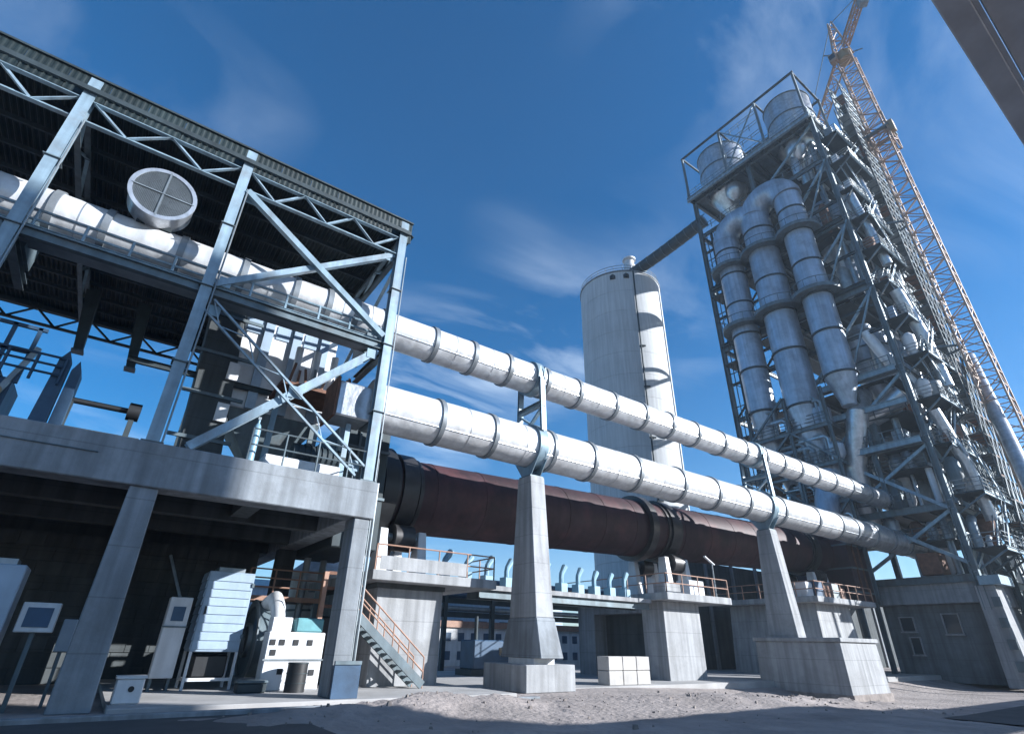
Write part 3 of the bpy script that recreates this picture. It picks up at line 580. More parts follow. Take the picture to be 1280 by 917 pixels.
# white burner box with ports
bb = thing('burner_box', 'white perforated machine box with a row of square black ports', 'machine', (6.2,22.2,0.14))
MB().box(5.2,7.2,21.9,22.6,0.14,1.95).build('housing', 'white_paint', bb, False, 0.03); MB().box(5.15,7.25,21.86,21.9,1.05,1.1).build('trim', 'galv', bb)
for x, z in ((5.38,1.62),(5.7,1.62),(6.18,1.62),(6.68,1.62),(5.45,1.3),(5.8,0.72),(6.9,0.68)): MB().box(x-0.09,x+0.09,21.87,21.9,z-0.09,z+0.09).build('port', 'black', bb)
MB().box(5.25,5.95,21.95,22.5,1.95,2.42).build('upper_housing', 'white_paint', bb, False, 0.03); MB().box(6.1,7.1,21.95,22.5,1.95,2.42).build('tank', 'teal', bb, False, 0.05)
dr = thing('oil_drum', 'dark oil drum standing in front of the white machine box', 'drum', (6.2,21.2,0.14))
MB().tube((6.2,21.2,0.14),(6.2,21.2,1.02),0.33,n=24).build('body', 'black', dr, True)
for z in (0.4,0.68,0.98): MB().ring((6.2,21.2,z),(6.2,21.2,z+0.03),0.32,0.345,24).build('hoop', 'steel_dark', dr, True)
dr2 = thing('tool_chest', 'low dark chest lying on the slab by the blower', 'chest', (4.9,21.4,0.14))
MB().box(4.4,5.3,21.2,21.7,0.14,0.42).build('body', 'steel_dark', dr2, False, 0.04); MB().box(4.38,5.32,21.18,21.72,0.42,0.5).build('lid', 'steel_grey', dr2, False, 0.02)
bp = thing('drain_plate', 'dark blue painted steel guard at the foot of the shed corner column', 'guard', (6.9,18.4,0.14))
MB().box(6.45,7.3,18.28,18.36,0.14,1.15).build('plate', 'machine_blue', bp, False, 0.01); MB().box(6.45,7.3,18.24,18.28,1.05,1.15).build('rim', 'steel_grey', bp)
for x in (6.6,7.2): MB().box(x-0.03,x+0.03,18.36,18.55,0.3,0.9).build('bracket', 'steel_grey', bp)
# mezzanine with orange rails and ladder behind
mz = thing('mezzanine', 'small mezzanine platform with orange edge rails behind the blower', 'platform', (6.5,27.5,0.14))
MB().box(5.0,8.4,26.8,28.6,3.2,3.4).build('deck', 'rail_orange', mz); railing(mz, [(5.1,26.9,3.4),(8.3,26.9,3.4)], 'rail_orange', 1.1, 1.0, 0.04, 2)
for x in (5.2,8.2): MB().box(x-0.12,x+0.12,26.9,27.2,0.14,3.2).build('post_leg', 'steel_grey', mz)
gd = thing('orange_guard', 'bright orange guard frame standing behind the shed corner column', 'guard frame', (8.0,24,0.14))
for x in (7.55,8.35): MB().box(x-0.09,x+0.09,24.0,24.2,0.14,4.3).build('upright', 'rail_orange', gd)
for z in (2.9,3.6,4.2): MB().box(7.64,8.26,24.05,24.15,z,z+0.13).build('crossbar', 'rust', gd)
MB().box(7.6,8.3,24.3,24.9,0.14,2.6).build('motor', 'black', gd, False, 0.08)
tk = thing('settling_tank', 'white cone-topped vessel seen under the deck behind the corner column', 'tank', (9.4,29,0))
MB().lathe((9.6,31.5,0),[(1.6,0),(1.6,4.6),(1.75,4.6),(1.75,4.9),(0.35,6.1),(0.35,6.5)],28).build('vessel', 'white_paint', tk, True)
for z in (1.5,3.0): MB().ring((9.6,31.5,z),(9.6,31.5,z+0.1),1.58,1.66,28).build('hoop', 'steel_grey', tk, True)
for x, y in ((7.6,27.5),(8.5,27.9)): tag(MB().tube((x,y,0.1),(x,y,5.5),0.16,n=14).build('standpipe', 'galv', None, True), 'thin galvanised standpipe rising to the deck behind the blower', 'pipe', 'standpipes under the deck')

# ------------------------------------------------------------ on the shed deck
flt = thing('filter_housing', 'white panelled bag filter with blue pilasters behind the braces', 'filter', (3.8,25,6.86))
MB().box(1.9,6.2,24.2,26.6,10.6,16.2).build('casing', 'white_paint', flt, False, 0.03)
for x in (2.95,4.25,5.55): MB().box(x-0.2,x+0.2,24.0,24.2,10.6,16.2).build('pilaster', 'louver_blue', flt)
for x in (2.3,3.6,4.9): MB().box(x-0.3,x+0.3,24.14,24.2,14.3,15.0).build('door_panel', 'louver_blue', flt)
MB().hexa([(3.4,24.9,8.6),(4.8,24.9,8.6),(4.8,26,8.6),(3.4,26,8.6)],[(1.95,24.25,10.6),(6.15,24.25,10.6),(6.15,26.55,10.6),(1.95,26.55,10.6)]).build('hopper', 'steel_grey', flt)
for x in (2.0,5.8):
    for y in (24.3,26.5): MB().bar((x,y,6.86),(x,y,10.6),0.2).build('leg', 'steel_grey', flt)
shf = thing('duct_shaft', 'broad dark concrete duct shaft rising from the deck behind the middle column', 'shaft', (1.6,24.3,6.86))
MB().hexa([(0.9,23.7,6.86),(2.5,23.7,6.86),(2.5,25.2,6.86),(0.9,25.2,6.86)],[(0.4,23.7,15.6),(1.7,23.7,15.6),(1.7,25.2,15.6),(0.4,25.2,15.6)]).build('shaft_wall', 'concrete_dark', shf, False, 0.03)
for z in (8.7,10.6,12.5,14.4): MB().box(0.3,2.6,23.62,23.72,z,z+0.14).build('stiffener', 'steel_grey', shf)
for z in (9.6,11.5): MB().box(1.7,2.15,23.55,23.7,z,z+0.8).build('panel', 'white_paint', shf)
rs = thing('rusty_platform', 'rust brown platform and loose pipework at the inlet of the lower pipe', 'platform', (5.6,22,6.86))
MB().box(3.6,7.0,21.8,24.0,11.2,11.35).build('deck', 'rust', rs)
for i in range(9):
    x = 3.9+i*0.34; MB().bar((x,21.85,11.35),(x+random.uniform(-0.3,0.3),22.4,11.35+random.uniform(0.4,1.2)),0.1,0.07).build('scrap_bar', random.choice(('rust','rail_orange','galv')), rs)
for x in (4.2,5.0,5.8): MB().tube((x,22.6,11.35),(x,22.6,13.4),0.16,n=10).build('vent_pipe', 'cladding', rs, True)
for x in (3.8,6.8): MB().bar((x,22.9,6.86),(x,22.9,11.2),0.22).build('leg', 'steel_blue', rs)
dk = thing('deck_machine', 'white and dark pump unit standing behind the deck handrail', 'pump', (5,20.6,6.86))
MB().box(3.4,6.2,20.3,21.4,6.86,7.7).build('base_box', 'white_paint', dk, False, 0.05)
MB().tube((4.4,20.9,8.05),(6.4,20.9,8.05),0.42,n=20).build('motor', 'steel_dark', dk, True)
for i in range(8): MB().ring((4.6+i*0.22,20.9,8.05),(4.63+i*0.22,20.9,8.05),0.4,0.47,20).build('cooling_fin', 'steel_dark', dk)
MB().bar((6.3,20.6,6.86),(6.3,20.6,9.6),0.2).build('post', 'steel_pale', dk)
cp = thing('standing_cylinder', 'small cyan gas cylinder standing on the deck by the braces', 'gas cylinder', (2.75,19.0,6.86))
MB().lathe((2.75,19.0,6.86),[(0.13,0),(0.13,1.2),(0.09,1.36),(0.04,1.42),(0.04,1.55)],16).build('body', 'duct_blue', cp, True); MB().box(2.7,2.8,18.95,19.05,8.41,8.5).build('valve', 'galv', cp)
bm = thing('blue_conveyor_drive', 'dark blue belt drive with a tall slanted guard on the deck', 'machine', (-4,24,6.86))
MB().box(-7.5,-4.6,23.6,25.4,6.86,9.6).build('housing', 'machine_blue', bm, False, 0.05)
MB().prism((-3.5,23.4,0),(-3.5,23.7,0),[(-0.3,6.86),(0.25,6.86),(0.22,10.6),(0.05,11.0),(-0.15,10.6)]).build('belt_guard', 'machine_blue', bm)
MB().prism((-2.9,23.45,0),(-2.9,24.2,0),[(-0.3,6.86),(0.1,6.86),(0.0,10.3),(-0.15,10.7),(-0.3,10.3)]).build('belt_guard', 'machine_blue', bm)
railing(bm, [(-7.4,23.3,9.6),(-3.4,23.3,9.6)], 'machine_blue', 1.0, 0.8, 0.05, 2)
for x in (-6.9,-6.1,-5.3): MB().tube((x,23.5,9.6),(x,24.6,9.6),0.35,n=16).build('pulley', 'steel_dark', bm, True)
for x in (-6.8,-6.0,-5.2,-4.5): MB().bar((x,23.5,9.4),(x,23.5,11.6),0.12).build('post', 'machine_blue', bm)
for z in (10.6,11.55): MB().bar((-7.4,23.5,z),(-4.3,23.5,z),0.12).build('rail_bar', 'machine_blue', bm)
MB().bar((-5.0,23.4,8.2),(-4.3,23.4,10.8),0.16).build('strut', 'galv', bm)
MB().tube((-4.85,23.3,9.0),(-4.85,23.42,9.0),0.16,n=16).build('hub', 'crane_yellow', bm)
sr = thing('drive_shaft', 'dark horizontal shaft with a bulky end bearing lying on the deck', 'shaft', (-1.8,24,6.86))
MB().tube((-3.0,23.9,9.35),(-0.9,23.9,9.35),0.11,n=12).build('shaft_rod', 'black', sr, True); MB().tube((-1.15,23.9,9.35),(-0.75,23.9,9.35),0.34,n=16).build('bearing', 'black', sr, True)
for x in (-2.9,-0.95): MB().bar((x,23.9,6.86),(x,23.9,9.3),0.18).build('leg', 'steel_dark', sr)
MB().box(-3.2,-0.5,23.6,24.3,6.86,8.3).build('base_block', 'steel_dark', sr)

# ------------------------------------------------------------ silo
SC = V((60.4,52.6,0)); SR = 6.95; SH = 57.4
silo = thing('storage_silo', 'tall pale concrete storage silo with a dark conveyor landing on its top', 'silo', SC)
for i in range(15):
    z0 = i*SH/15; z1 = (i+1)*SH/15
    MB().tube(SC+V((0,0,z0)),SC+V((0,0,z1-0.03)),SR,n=72).build('wall_lift', 'silo_wall', silo, True)
MB().tube(SC+V((0,0,SH-0.01)),SC+V((0,0,SH+0.25)),SR+0.12,n=72).build('roof_slab', 'concrete', silo, True)
for a in range(0,360,12):
    p = SC+V((math.cos(R_(a))*(SR-0.1),math.sin(R_(a))*(SR-0.1),SH+0.25)); MB().tube(p,p+V((0,0,1.1)),0.035,n=6).build('rail_post', 'steel_grey', silo)
for h in (0.55,1.1): MB().ring(SC+V((0,0,SH+0.22+h)),SC+V((0,0,SH+0.28+h)),SR-0.13,SR-0.07,60).build('guard_rail', 'steel_grey', silo)
hv = R_(242); hn = V((math.cos(hv),math.sin(hv),0)); ht = V((-hn.y,hn.x,0))
pp = SC+hn*(SR+0.16); MB().tube(pp,pp+V((0,0,SH)),0.12,n=12).build('downpipe', 'steel_dark', silo, True)
for z in (10,19,28,36,43): MB().bar(pp+V((0,0,z))-ht*0.2,pp+V((0,0,z))+ht*0.7,0.25,0.2).build('bracket', 'steel_dark', silo)
for a in (232,214): q = SC+V((math.cos(R_(a)),math.sin(R_(a)),0))*(SR-0.01)+V((0,0,SH-1.0)); MB().box(q.x-0.35,q.x+0.35,q.y-0.35,q.y+0.35,q.z-0.4,q.z+0.35).build('vent_opening', 'black', silo)
MB().lathe(SC+V((-1.2,-3.9,SH+0.25)),[(1.0,0),(1.0,3.2),(0.8,3.5),(0.8,4.3),(1.15,4.4),(1.15,4.7)],20).build('top_filter', 'white_paint', silo, True)
MB().box(SC.x+1.5,SC.x+3.6,SC.y-4.2,SC.y-2.4,SH+0.25,SH+2.4).build('head_house', 'steel_grey', silo)
# conveyor from the silo to the tower
cv = thing('conveyor_gallery', 'dark inclined conveyor tube bridging from the silo top to the tower', 'conveyor', SC+V((1,-2,SH+1)))
ca = V((58.8,48.6,SH+1.2)); cbp = V((58.8,33.2,59.6)); dv = (cbp-ca)
def cpt(t): return ca+dv*t+V((0,0,-0.2*math.sin(math.pi*t)))
n = 10
for i in range(n): MB().path([cpt(i/n),cpt((i+0.5)/n),cpt((i+1)/n-0.004)],0.95,14).build('gallery_section', 'steel_dark', cv, True); MB().ring(cpt((i+1)/n)-dv*0.003,cpt((i+1)/n)+dv*0.003,0.93,1.03,18).build('joint_ring', 'steel_grey', cv)
for s in (-1,1): MB().path([cpt(i/8)+V((0.45*s,0.6*s,0.75)) for i in range(9)],0.06,6).build('hand_rail', 'steel_grey', cv)

# ------------------------------------------------------------ preheater tower
TX0, TX1, TY0, TY1 = 58.0, 77.0, 15.4, 33.6
tw = thing('preheater_tower', 'tall open steel preheater tower packed with ducts and cyclone vessels', 'tower', (67,24,0))
FL = [7.6,13.5,19.5,27.0,37.0,46.5,56.5,63.5]
cols = [(x,y) for x in (TX0,67.5,TX1) for y in (TY0,24.5,TY1)]
for x, y in cols:
    top = 63.5 if (x,y) != (TX0,24.5) else 63.5
    z0 = 0
    if (x,y) == (TX0,24.5): z0 = 13.5
    MB().ibeam((x,y,z0),(x,y,top),0.5,0.5,0.06,up=(0,1,0)).build('column', 'steel_grey', tw)
MB().ibeam((TX0,20.0,13.5),(TX0,20.0,46),0.4,0.4,0.05,up=(0,1,0)).build('column', 'steel_grey', tw)
MB().ibeam((TX0,32.0,8),(TX0,32.0,56),0.3,0.3,0.05,up=(0,1,0)).build('column', 'steel_dark', tw)
def beams(z, h=0.6, xs_=(TX0,67.5,TX1), ys_=(TY0,24.5,TY1), mat='steel_grey'):
    for x in xs_:
        for a, b in zip(ys_[:-1], ys_[1:]): MB().ibeam((x,a+0.05,z),(x,b-0.05,z),0.3,h).build('beam', mat, tw)
    for y in ys_:
        for a, b in zip(xs_[:-1], xs_[1:]): MB().ibeam((a+0.05,y,z),(b-0.05,y,z),0.3,h).build('beam', mat, tw)
for z in FL: beams(z-0.35)
def grating(x0,x1,y0,y1,z,mat='steel_dark'):
    MB().box(x0,x1,y0,y1,z-0.05,z+0.04).build('floor_grating', mat, tw)
    k = int((y1-y0)/2.2)
    for i in range(1,k): MB().ibeam((x0,y0+(y1-y0)*i/k,z-0.3),(x1,y0+(y1-y0)*i/k,z-0.3),0.14,0.28).build('joist', 'steel_grey', tw)
# floors: left part open so the sky shows through beside the ducts
for z in (13.5,19.5,27.0): grating(60.2,TX1-0.2,TY0+0.2,31.0,z)
for z in (37.0,46.5): grating(60.0,TX1-0.2,TY0+0.2,30.0,z)
grating(60.5,TX1-0.2,TY0+0.2,TY1-0.2,56.5)
# heavy top floor, cantilevered a little over the face
MB().box(TX0-1.0,TX1,TY0-0.3,TY1+0.6,63.5,63.85).build('top_floor', 'steel_grey', tw)
for i in range(10): MB().ibeam((TX0-0.9,TY0+0.2+i*2.0,63.2),(TX1-0.2,TY0+0.2+i*2.0,63.2),0.25,0.6).build('joist', 'steel_dark', tw)
MB().ibeam((TX0-1.0,TY0-0.3,63.4),(TX0-1.0,TY1+0.6,63.4),0.4,0.75).build('edge_girder', 'steel_pale', tw)
def braceX(p, q, r, s, wd, mat): MB().bar(p,q,wd).build('brace', mat, tw); MB().bar(r,s,wd).build('brace', mat, tw)
for z0, z1 in zip(FL[:-1], FL[1:]):
    MB().bar((TX0+0.2,24.5,z0),(TX0+0.2,TY0,z1-0.6),0.26).build('brace', 'steel_blue', tw)
    braceX((TX0,TY0,z0),(67.5,TY0,z1-0.6),(67.5,TY0,z0),(TX0,TY0,z1-0.6),0.24,'steel_blue')
    braceX((67.5,TY0,z0),(TX1,TY0,z1-0.6),(TX1,TY0,z0),(67.5,TY0,z1-0.6),0.24,'steel_grey')
    braceX((TX1,TY0,z0),(TX1,24.5,z1-0.6),(TX1,24.5,z0),(TX1,TY0,z1-0.6),0.22,'steel_dark')
MB().bar((TX0,32.6,13.5),(TX0,24.5,19.3),0.3).build('brace', 'steel_blue', tw); MB().bar((TX0,24.5,14.2),(TX0,15.6,8.4),0.3).build('brace', 'steel_blue', tw)
MB().bar((TX0,24.3,19.6),(TX0,15.6,12.9),0.3).build('brace', 'steel_pale', tw)
# small laddered lattice along the left leg
for i in range(20):
    z = 10+i*2.3; MB().bar((TX0,32.0,z),(TX0,TY1,z+(1.15 if i%2 else 0)),0.1).build('lacing', 'steel_dark', tw)
for z in (24,34,44.5): MB().box(TX0-0.9,TX0+1.6,30.9,33.3,z,z+0.15).build('ladder_landing', 'steel_dark', tw); 
for y in (31.4,32.6): MB().bar((TX0-0.3,y,12),(TX0-0.3,y,56),0.09).build('ladder_stile', 'steel_dark', tw)
# top frames and rails
for x in (TX0-0.8,64.5):
    for y in (TY0,21.2,27.2,TY1+0.3): MB().bar((x,y,63.85),(x,y,72.4),0.28).build('top_post', 'steel_grey', tw)
for x in (TX0-0.8,64.5): MB().bar((x,TY0-0.2,72.5),(x,TY1+0.5,72.5),0.26).build('top_beam', 'steel_dark', tw)
for y in (TY0,21.2,27.2,TY1+0.3): MB().bar((TX0-0.8,y,72.5),(64.5,y,72.5),0.24).build('top_beam', 'steel_dark', tw)
MB().bar((TX0-0.8,21.2,64),(TX0-0.8,27.2,72.3),0.16).build('brace', 'steel_blue', tw); MB().bar((TX0-0.8,27.2,64),(TX0-0.8,21.2,72.3),0.16).build('brace', 'steel_blue', tw)
MB().box(TX0+1.2,64,21.6,26.6,66.2,66.35).build('floor_grating', 'steel_dark', tw)
for z in (66.35,68.4,70.3): railing(tw, [(TX0-0.5,21.4,z),(TX0-0.5,27.0,z)], 'galv', 1.1, 1.4, 0.05)
for pts in ([(TX0-0.9,TY0-0.2,63.85),(TX0-0.9,TY1+0.5,63.85)], [(TX0-0.9,TY0-0.2,63.85),(TX1,TY0-0.2,63.85)]): railing(tw, pts, 'steel_pale', 1.2, 1.6, 0.05)
def cyclone(c, r, zt, zb, cone, mat='duct_metal', dome=0.35, outlet=0.45):
    cx, cy = c; p = MB().lathe((cx,cy,0),[(r*outlet,zt+r*dome+0.8),(r*outlet,zt+r*dome),(r*0.75,zt+r*dome*0.8),(r,zt),(r,zb)][::-1],32).build('cyclone_body', mat, tw, True)
    MB().lathe((cx,cy,0),[(r*0.22,zb-cone),(r*0.25,zb-cone+0.4),(r,zb)],32).build('cyclone_cone', mat, p, True)
    for z in (zb,(zb+zt)/2,zt): MB().ring((cx,cy,z-0.08),(cx,cy,z+0.08),r-0.05,r+0.1,32).build('stiffener_ring', 'steel_grey', p, True)
cyclone((61.2,29.8), 3.4, 71.6, 64.4, 5.0, 'cladding_worn', 0.2); cyclone((61.3,18.7), 3.05, 71.6, 64.4, 5.2, 'cladding_worn', 0.2)
MB().lathe((59.6,28.0,60.2),[(0.3,0),(1.2,1.2),(1.3,2.2),(0.9,3.0)],20).build('flap_valve', 'cladding_worn', tw, True)
MB().lathe((59.6,18.6,59.8),[(0.3,0),(1.25,1.2),(1.35,2.4),(0.9,3.3)],20).build('flap_valve', 'cladding_worn', tw, True)
cyclone((63.5,18.9), 2.5, 52.5, 47.6, 5.0); cyclone((62.3,19.0), 2.3, 33.0, 29.6, 5.0); cyclone((68.5,22.5), 3.0, 44.5, 38.5, 6.5); cyclone((69.5,28.0), 3.0, 54.5, 48.0, 7.0); cyclone((68,20), 3.0, 25.5, 20.5, 5.5); cyclone((70,19.5), 2.7, 62.0, 57.4, 4)
# the great inverted-U ducts in front of the face
DX = 57.0
def bend(y0, y1, zc, r, k=12): return [(DX,(y0+y1)/2+(y0-y1)/2*math.cos(math.pi*i/k),zc+abs(y0-y1)/2*math.sin(math.pi*i/k)) for i in range(k+1)]
def duct(pts, r, n=30, mat='duct_metal'): return MB().path(pts, r, n).build('gas_duct', mat, tw, True)
yL, yM, yR, rL, rM, rR = 29.6, 25.0, 20.5, 1.62, 1.85, 1.6
duct(bend(yL,yM-0.25,51.6,rL), 1.66); duct(bend(yM,yR,52.8,rR), 1.78)
for y, r, zt, segs in ((yL,rL,51.6,(49.6,45.6,41.0,36.4,31.5,26.0)),(yM,rM,52.2,(50,46.8,42.2,37.3,32,25.2)),(yR,rR,52.8,(50.2,46.6,42.0,37.3,32.5,27.4))):
    z1 = zt
    for k, z in enumerate(segs):
        gd_ = MB().tube((DX,y,z1-0.02),(DX,y,z+0.02),r*(1.0 if k < 4 else 0.97),n=30).build('gas_duct', 'duct_metal', tw, True); z1 = z
        MB().ring((DX,y,z-0.1),(DX,y,z+0.1),r-0.06,r+0.1,30).build('duct_flange', 'steel_dark', gd_, True)
duct([(DX,yM,25.3),(DX,yM-0.1,22.5),(DX+0.6,yM-0.5,18.5),(DX+1.4,yM-0.9,13.5),(DX+1.6,yM-0.9,10.5)],[1.8,1.35,1.35,1.3,1.3])
duct([(DX,yL,26.1),(DX,yL,23),(DX+1.5,yL-0.6,19),(DX+3,yL-1.5,15)],[1.5,1.1,1.1,1.1])
MB().lathe((DX,yR,0),[(0.7,24.0),(0.8,24.6),(rR,27.4)],28).build('duct_hopper', 'duct_metal', tw, True)
duct([(61.0,yR,26.2),(DX+0.8,yR-0.2,23.2),(DX+1.2,yR+1.6,18),(DX+2.2,yR+2.2,12.5)],[1.0,1.0,1.0,1.0], 20, 'cladding_worn')
# scalloped collar platforms round the ducts
for z in (46.6,37.4):
    for y, r in ((yL,rL),(yM,rM),(yR,rR)):
        cpf = MB().ring((DX,y,z),(DX,y,z+0.45),r+0.12,r+1.0,26).build('collar_platform', 'steel_grey', tw, True)
        MB().ring((DX,y,z+1.35),(DX,y,z+1.42),r+0.93,r+1.0,26).build('collar_rail', 'steel_grey', cpf, True)
        for a in range(0,360,30): q = (DX+math.cos(R_(a))*(r+0.95),y+math.sin(R_(a))*(r+0.95),z+0.4); MB().tube(q,(q[0],q[1],z+1.4),0.035,n=5).build('collar_post', 'steel_grey', cpf)
    MB().box(DX+1.0,60.5,TY0+1.5,31.5,z,z+0.2).build('floor_grating', 'steel_dark', tw)
    MB().ibeam((TX0-0.2,TY0+0.3,z-0.2),(TX0-0.2,TY1,z-0.2),0.3,0.5).build('beam', 'steel_dark', tw)
for z in (27.0,19.5,23.5): MB().ibeam((TX0-0.6,TY0+0.3,z-0.3),(TX0-0.6,TY1-1.5,z-0.3),0.3,0.6).build('beam', 'steel_blue', tw)
for z, y0, y1 in ((27.0,16,24),(19.5,17,32),(13.5,18,32),(46.7,15.6,18.5),(56.5,15.6,33)): railing(tw, [(TX0-0.5,y0,z),(TX0-0.5,y1,z)], 'steel_grey', 1.15, 1.6, 0.05)
for z in FL[1:]: railing(tw, [(TX0+0.3,TY0-0.3,z),(TX1,TY0-0.3,z)], 'galv', 1.15, 1.9, 0.05)
# dense service floors in front of the lower ducts
for z in (10.5,14.8,18.6,22.6):
    MB().box(55.6,60.4,22.2,31.0,z-0.05,z+0.04).build('service_floor', 'steel_dark', tw)
    for y in (22.2,25.2,28.2,31.0): MB().ibeam((55.5,y,z-0.25),(60.4,y,z-0.25),0.18,0.34).build('service_joist', 'steel_grey', tw)
    MB().ibeam((55.6,22.0,z-0.25),(55.6,31.2,z-0.25),0.24,0.42).build('service_beam', 'steel_grey', tw)
    railing(tw, [(55.6,22.2,z+0.04),(55.6,31.0,z+0.04)], 'steel_grey', 1.1, 1.5, 0.05, 2)
for y in (22.3,26.4,30.8): MB().ibeam((55.6,y,5.31 if y < 30 else 5.0),(55.6,y,26.5),0.3,0.3,0.04,up=(0,1,0)).build('service_post', 'steel_grey', tw)
for (y0,z0_),(y1,z1_) in (((26.4,10.6),(22.3,14.6)),((26.4,14.8),(30.8,18.4)),((30.8,18.6),(26.4,22.4)),((22.3,18.6),(26.4,22.4)),((30.8,22.6),(26.4,26.5))): MB().bar((55.5,y0,z0_),(55.5,y1,z1_),0.2).build('brace', 'steel_grey', tw)
ra = random.Random(9)
for z in (10.55,14.85,18.65,22.65):
    for k in range(6):
        y = 22.9+k*1.5+ra.uniform(-0.3,0.3); r = ra.uniform(0.4,0.85); h = ra.uniform(1.6,3.2); x = ra.uniform(56.4,59.4); mt = ra.choice(('cladding_worn','duct_metal','galv','steel_grey','rust'))
        if ra.random() < 0.6: MB().lathe((x,y,z),[(r*0.5,0),(r,h*0.3),(r,h*0.8),(r*0.4,h)],16).build('small_vessel', mt, tw, True)
        else: MB().box(x-r,x+r,y-r,y+r,z,z+h*0.6).build('drive_box', mt, tw, False, 0.04)
    for k in range(5):
        y = ra.uniform(22.6,28); zz = z+ra.uniform(1.5,3.2); y1 = y+ra.uniform(1.5,4)
        MB().path([(56.0,y,z),(56.0,y,zz-0.3),(56.0,y+0.3,zz),(56.0,y1,zz)],ra.uniform(0.1,0.26),10).build('process_pipe', ra.choice(('galv','cladding_worn','steel_pale')), tw, True)
for z in (10.5,17.0,22.5):
    MB().box(58.6,66,16.2,22.0,z-0.05,z+0.04).build('service_floor', 'steel_dark', tw); railing(tw, [(58.5,16.2,z+0.04),(58.5,22.0,z+0.04)], 'steel_grey', 1.1, 1.5, 0.05, 2)
    for k in range(4):
        y = 16.9+k*1.4; r = ra.uniform(0.4,0.7); h = ra.uniform(1.5,3.4); MB().lathe((ra.uniform(59.4,62),y,z+0.04),[(r*0.4,0),(r,h*0.35),(r,h*0.85),(r*0.5,h)],16).build('small_vessel', ra.choice(('duct_metal','steel_grey','cladding_worn','rust')), tw, True)
# side frames and struts between the ducts
for z in (31.5,34.4,41.5,49.3,53.0): MB().ibeam((TX0+0.1,TY0+0.3,z),(TX0+0.1,TY1-0.3,z),0.2,0.34).build('beam', 'steel_dark', tw)
for z0_, z1_ in ((27,37),(37,46.5),(46.5,56.5)):
    MB().bar((TX0+0.3,TY1,z0_),(TX0+0.3,24.5,z1_-0.6),0.2).build('brace', 'steel_dark', tw); MB().bar((TX0-0.1,20.0,z0_),(TX0-0.1,TY0,z1_-0.6),0.18).build('brace', 'steel_blue', tw)
# vessels, pipes and plant on every floor of the near flank
rr = random.Random(3)
for z, zn in zip(FL[:-1], FL[1:]):
    for k in range(7):
        x = 59.4+k*2.3+rr.uniform(-0.6,0.6); y = TY0+rr.uniform(1.4,4.5); h = (zn-z)*rr.uniform(0.35,0.85); r = rr.uniform(0.5,1.3); mt = rr.choice(('cladding_worn','duct_metal','galv','steel_grey','white_paint','rust'))
        if rr.random() < 0.55: MB().lathe((x,y,z+0.05),[(r*0.4,0),(r,h*0.25),(r,h*0.85),(r*0.5,h)],18).build('plant_vessel', mt, tw, True)
        else: MB().box(x-r,x+r,y-r*0.8,y+r*0.8,z+0.05,z+h*0.6).build('plant_unit', mt, tw, False, 0.05)
    for k in range(9):
        x0 = rr.uniform(59,75); x1 = min(76.5,x0+rr.uniform(1,4)); y = TY0+rr.uniform(0.3,3); zz = zn-rr.uniform(0.9,2.4)
        MB().path([(x0,y,z+0.1),(x0,y,zz-0.4),(x0+0.3,y,zz),(x1,y,zz)],rr.uniform(0.12,0.4),10).build('process_pipe', rr.choice(('galv','cladding_worn','white_paint','steel_pale')), tw, True)
MB().path([(59.5,15.6,52),(59.8,15.3,49),(60.6,15.2,46.8)],0.6,16).build('riser_pipe', 'cladding', tw, True)
MB().path([(58.4,17.5,31.8),(58.8,16.6,28.6),(59.8,15.8,26.5),(60.6,15.2,24.5)],0.55,16).build('riser_pipe', 'cladding', tw, True)
MB().path([(TX0+1.5,16.3,24.6),(TX0+1.5,18.5,23.4),(TX0+1.5,21.5,22.6)],1.0,18).build('cross_duct', 'cladding_worn', tw, True)
ki = thing('smoke_chamber', 'dark brick red smoke chamber where the kiln meets the tower', 'smoke chamber', (58,KY,5.3))
MB().box(53.5,57.4,22.9,29.2,5.6,12.6).build('chamber', 'kiln_shell', ki, False, 0.06)
for z in (6.2,8.2,10.2,12.2): MB().box(53.42,57.48,22.8,29.3,z,z+0.14).build('stiffener', 'steel_grey', ki)
for x in (54.4,55.5,56.6): MB().box(x-0.06,x+0.06,22.78,22.9,5.7,12.5).build('stiffener', 'rust', ki)
for x, y in ((53.8,23.2),(57.1,23.2),(53.8,28.9),(57.1,28.9)): MB().bar((x,y,-0.5),(x,y,5.6),0.35).build('leg', 'steel_grey', ki)
MB().path([(55.4,24.6,12.6),(55.4,24.4,14.5),(56.6,24.0,17.5)],[1.1,1.1,1.2],18).build('riser', 'duct_metal', ki, True)
